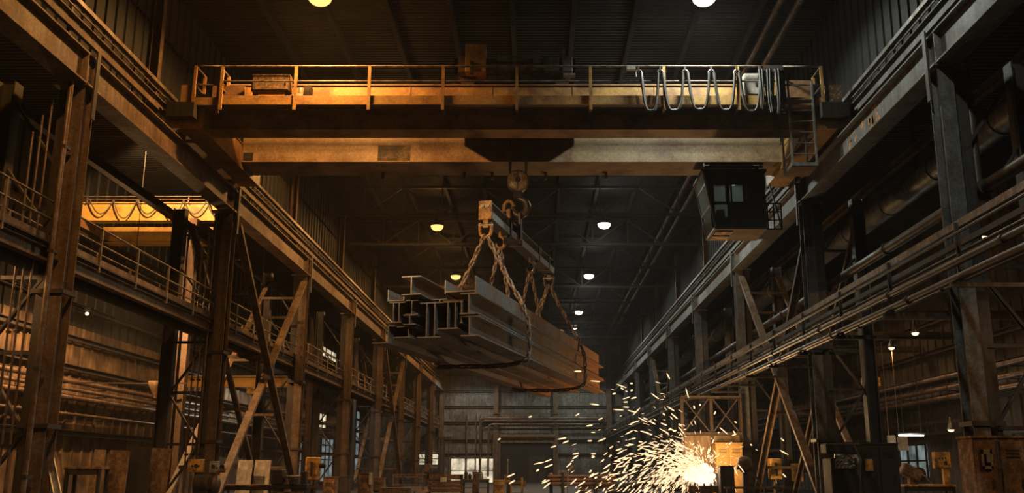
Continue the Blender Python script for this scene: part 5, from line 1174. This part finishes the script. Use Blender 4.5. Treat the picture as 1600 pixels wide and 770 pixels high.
# ------------------------------------------------------------------ the cut and its sparks
m = MB(); rnd = random.Random(5)
for k in range(26): m.ball(SRC + V(((u_ := rnd.uniform(-1, .45)) * .85, rnd.uniform(-.1, .25), rnd.uniform(-.3, .5) * (1 - abs(u_) * .8) )), rnd.uniform(.14, .32) * (1 - abs(u_) * .35), 8)
o = m.build('molten_cut', 'molten_glow'); tag(o, 'blinding white-hot molten metal at the cut on the table', 'molten metal', kind='stuff')
l = bpy.data.lights.new('cut_light', 'POINT'); l.color = (1, .62, .28); l.energy = 1150; l.shadow_soft_size = .6
q = bpy.data.objects.new('cut_light', l); COL.objects.link(q); q.location = SRC + V((-.1, .5, 1.1))
def spark_mesh(length, r, name):
    m = MB(); m.path([(0, 0, -length / 2), (0, 0, -length * .3), (0, 0, length * .25), (0, 0, length / 2)], [r * .35, r, r * .9, r * .2], 5)
    me = bpy.data.meshes.new(name); me.from_pydata(m.v, [], m.f); me.materials.append(MATS['spark_glow']); return me
SM = [spark_mesh(l_, r_, 'spark') for l_, r_ in ((.22, .03), (.32, .033), (.42, .032), (.16, .038), (.5, .026))]
rnd = random.Random(11)
def trajectory():
    el = math.radians(rnd.triangular(-12, 88, 32)); az = math.radians(rnd.gauss(180, 26)); sp_ = rnd.triangular(2.5, 13.5, 7)
    if rnd.random() < .16: el = math.radians(rnd.uniform(35, 80)); az = math.radians(rnd.uniform(0, 360)); sp_ *= .75
    v = V((math.cos(el) * math.cos(az), math.cos(el) * math.sin(az) * .8, math.sin(el))) * sp_
    t = rnd.uniform(.06, 1.15); p = SRC + v * t + V((0, 0, -4.9 * t * t)) ; w = v + V((0, 0, -9.8 * t)); return p, w
n = 0; dense = MB()
while n < 300:
    p, w = trajectory()
    if p.z < .35 or (p - SRC).length < .75 or p.z > 6.4: continue
    o = bpy.data.objects.new('spark', SM[rnd.randrange(5)]); COL.objects.link(o); o.location = p; ORG[o.name] = p
    o.rotation_euler = w.to_track_quat('Z', 'Y').to_euler(); n += 1
    tag(o, 'glowing spark flying off the cutting table', 'spark', 'flying sparks')
n = 0
while n < 1300:
    p, w = trajectory(); p = SRC + (p - SRC) * rnd.uniform(.2, .75)
    if p.z < .5: continue
    w = w.normalized() * rnd.uniform(.05, .13); r = rnd.uniform(.012, .024)
    dense.path([p - w, p, p + w], [r * .4, r, r * .2], 4); n += 1
o = dense.build('spark_spray', 'spark_glow'); tag(o, 'dense spray of tiny sparks close around the cut', 'sparks', kind='stuff')

# ------------------------------------------------------------------ air, view
w = bpy.data.worlds.new('world'); S.world = w; w.use_nodes = True
w.node_tree.nodes['Background'].inputs['Color'].default_value = (.02, .024, .026, 1); w.node_tree.nodes['Background'].inputs['Strength'].default_value = .3
S.view_settings.view_transform = 'Standard'; S.view_settings.look = 'None'; S.view_settings.gamma = 1; S.view_settings.use_curve_mapping = False
S.view_settings.exposure = 0.45
S.cycles.use_denoising = True; S.cycles.use_adaptive_sampling = True; S.cycles.adaptive_threshold = .02
S.cycles.max_bounces = 6; S.cycles.diffuse_bounces = 1; S.cycles.glossy_bounces = 3; S.cycles.transparent_max_bounces = 8
S.cycles.caustics_reflective = False; S.cycles.caustics_refractive = False; S.cycles.sample_clamp_indirect = 6
# thin dusty air of the shop: a real, even haze filling the hall
HAZE = .0003
hz = MB().lohi((-26, -22, -1), (25, Y_END + 2, ROOF + 1)).build('haze', 'roof_sheet'); tag(hz, 'thin dusty haze in the air of the whole hall', 'haze', kind='stuff')
hm = bpy.data.materials.new('haze_air'); hm.use_nodes = True; N = hm.node_tree.nodes; N.remove(N['Principled BSDF'])
vs = N.new('ShaderNodeVolumeScatter'); vs.inputs['Density'].default_value = HAZE; vs.inputs['Color'].default_value = (.9, .92, .9, 1); vs.inputs['Anisotropy'].default_value = .2
hm.node_tree.links.new(vs.outputs[0], N['Material Output'].inputs['Volume']); hm.cycles.homogeneous_volume = True
hz.data.materials.clear(); hz.data.materials.append(hm)
S.cycles.volume_bounces = 0
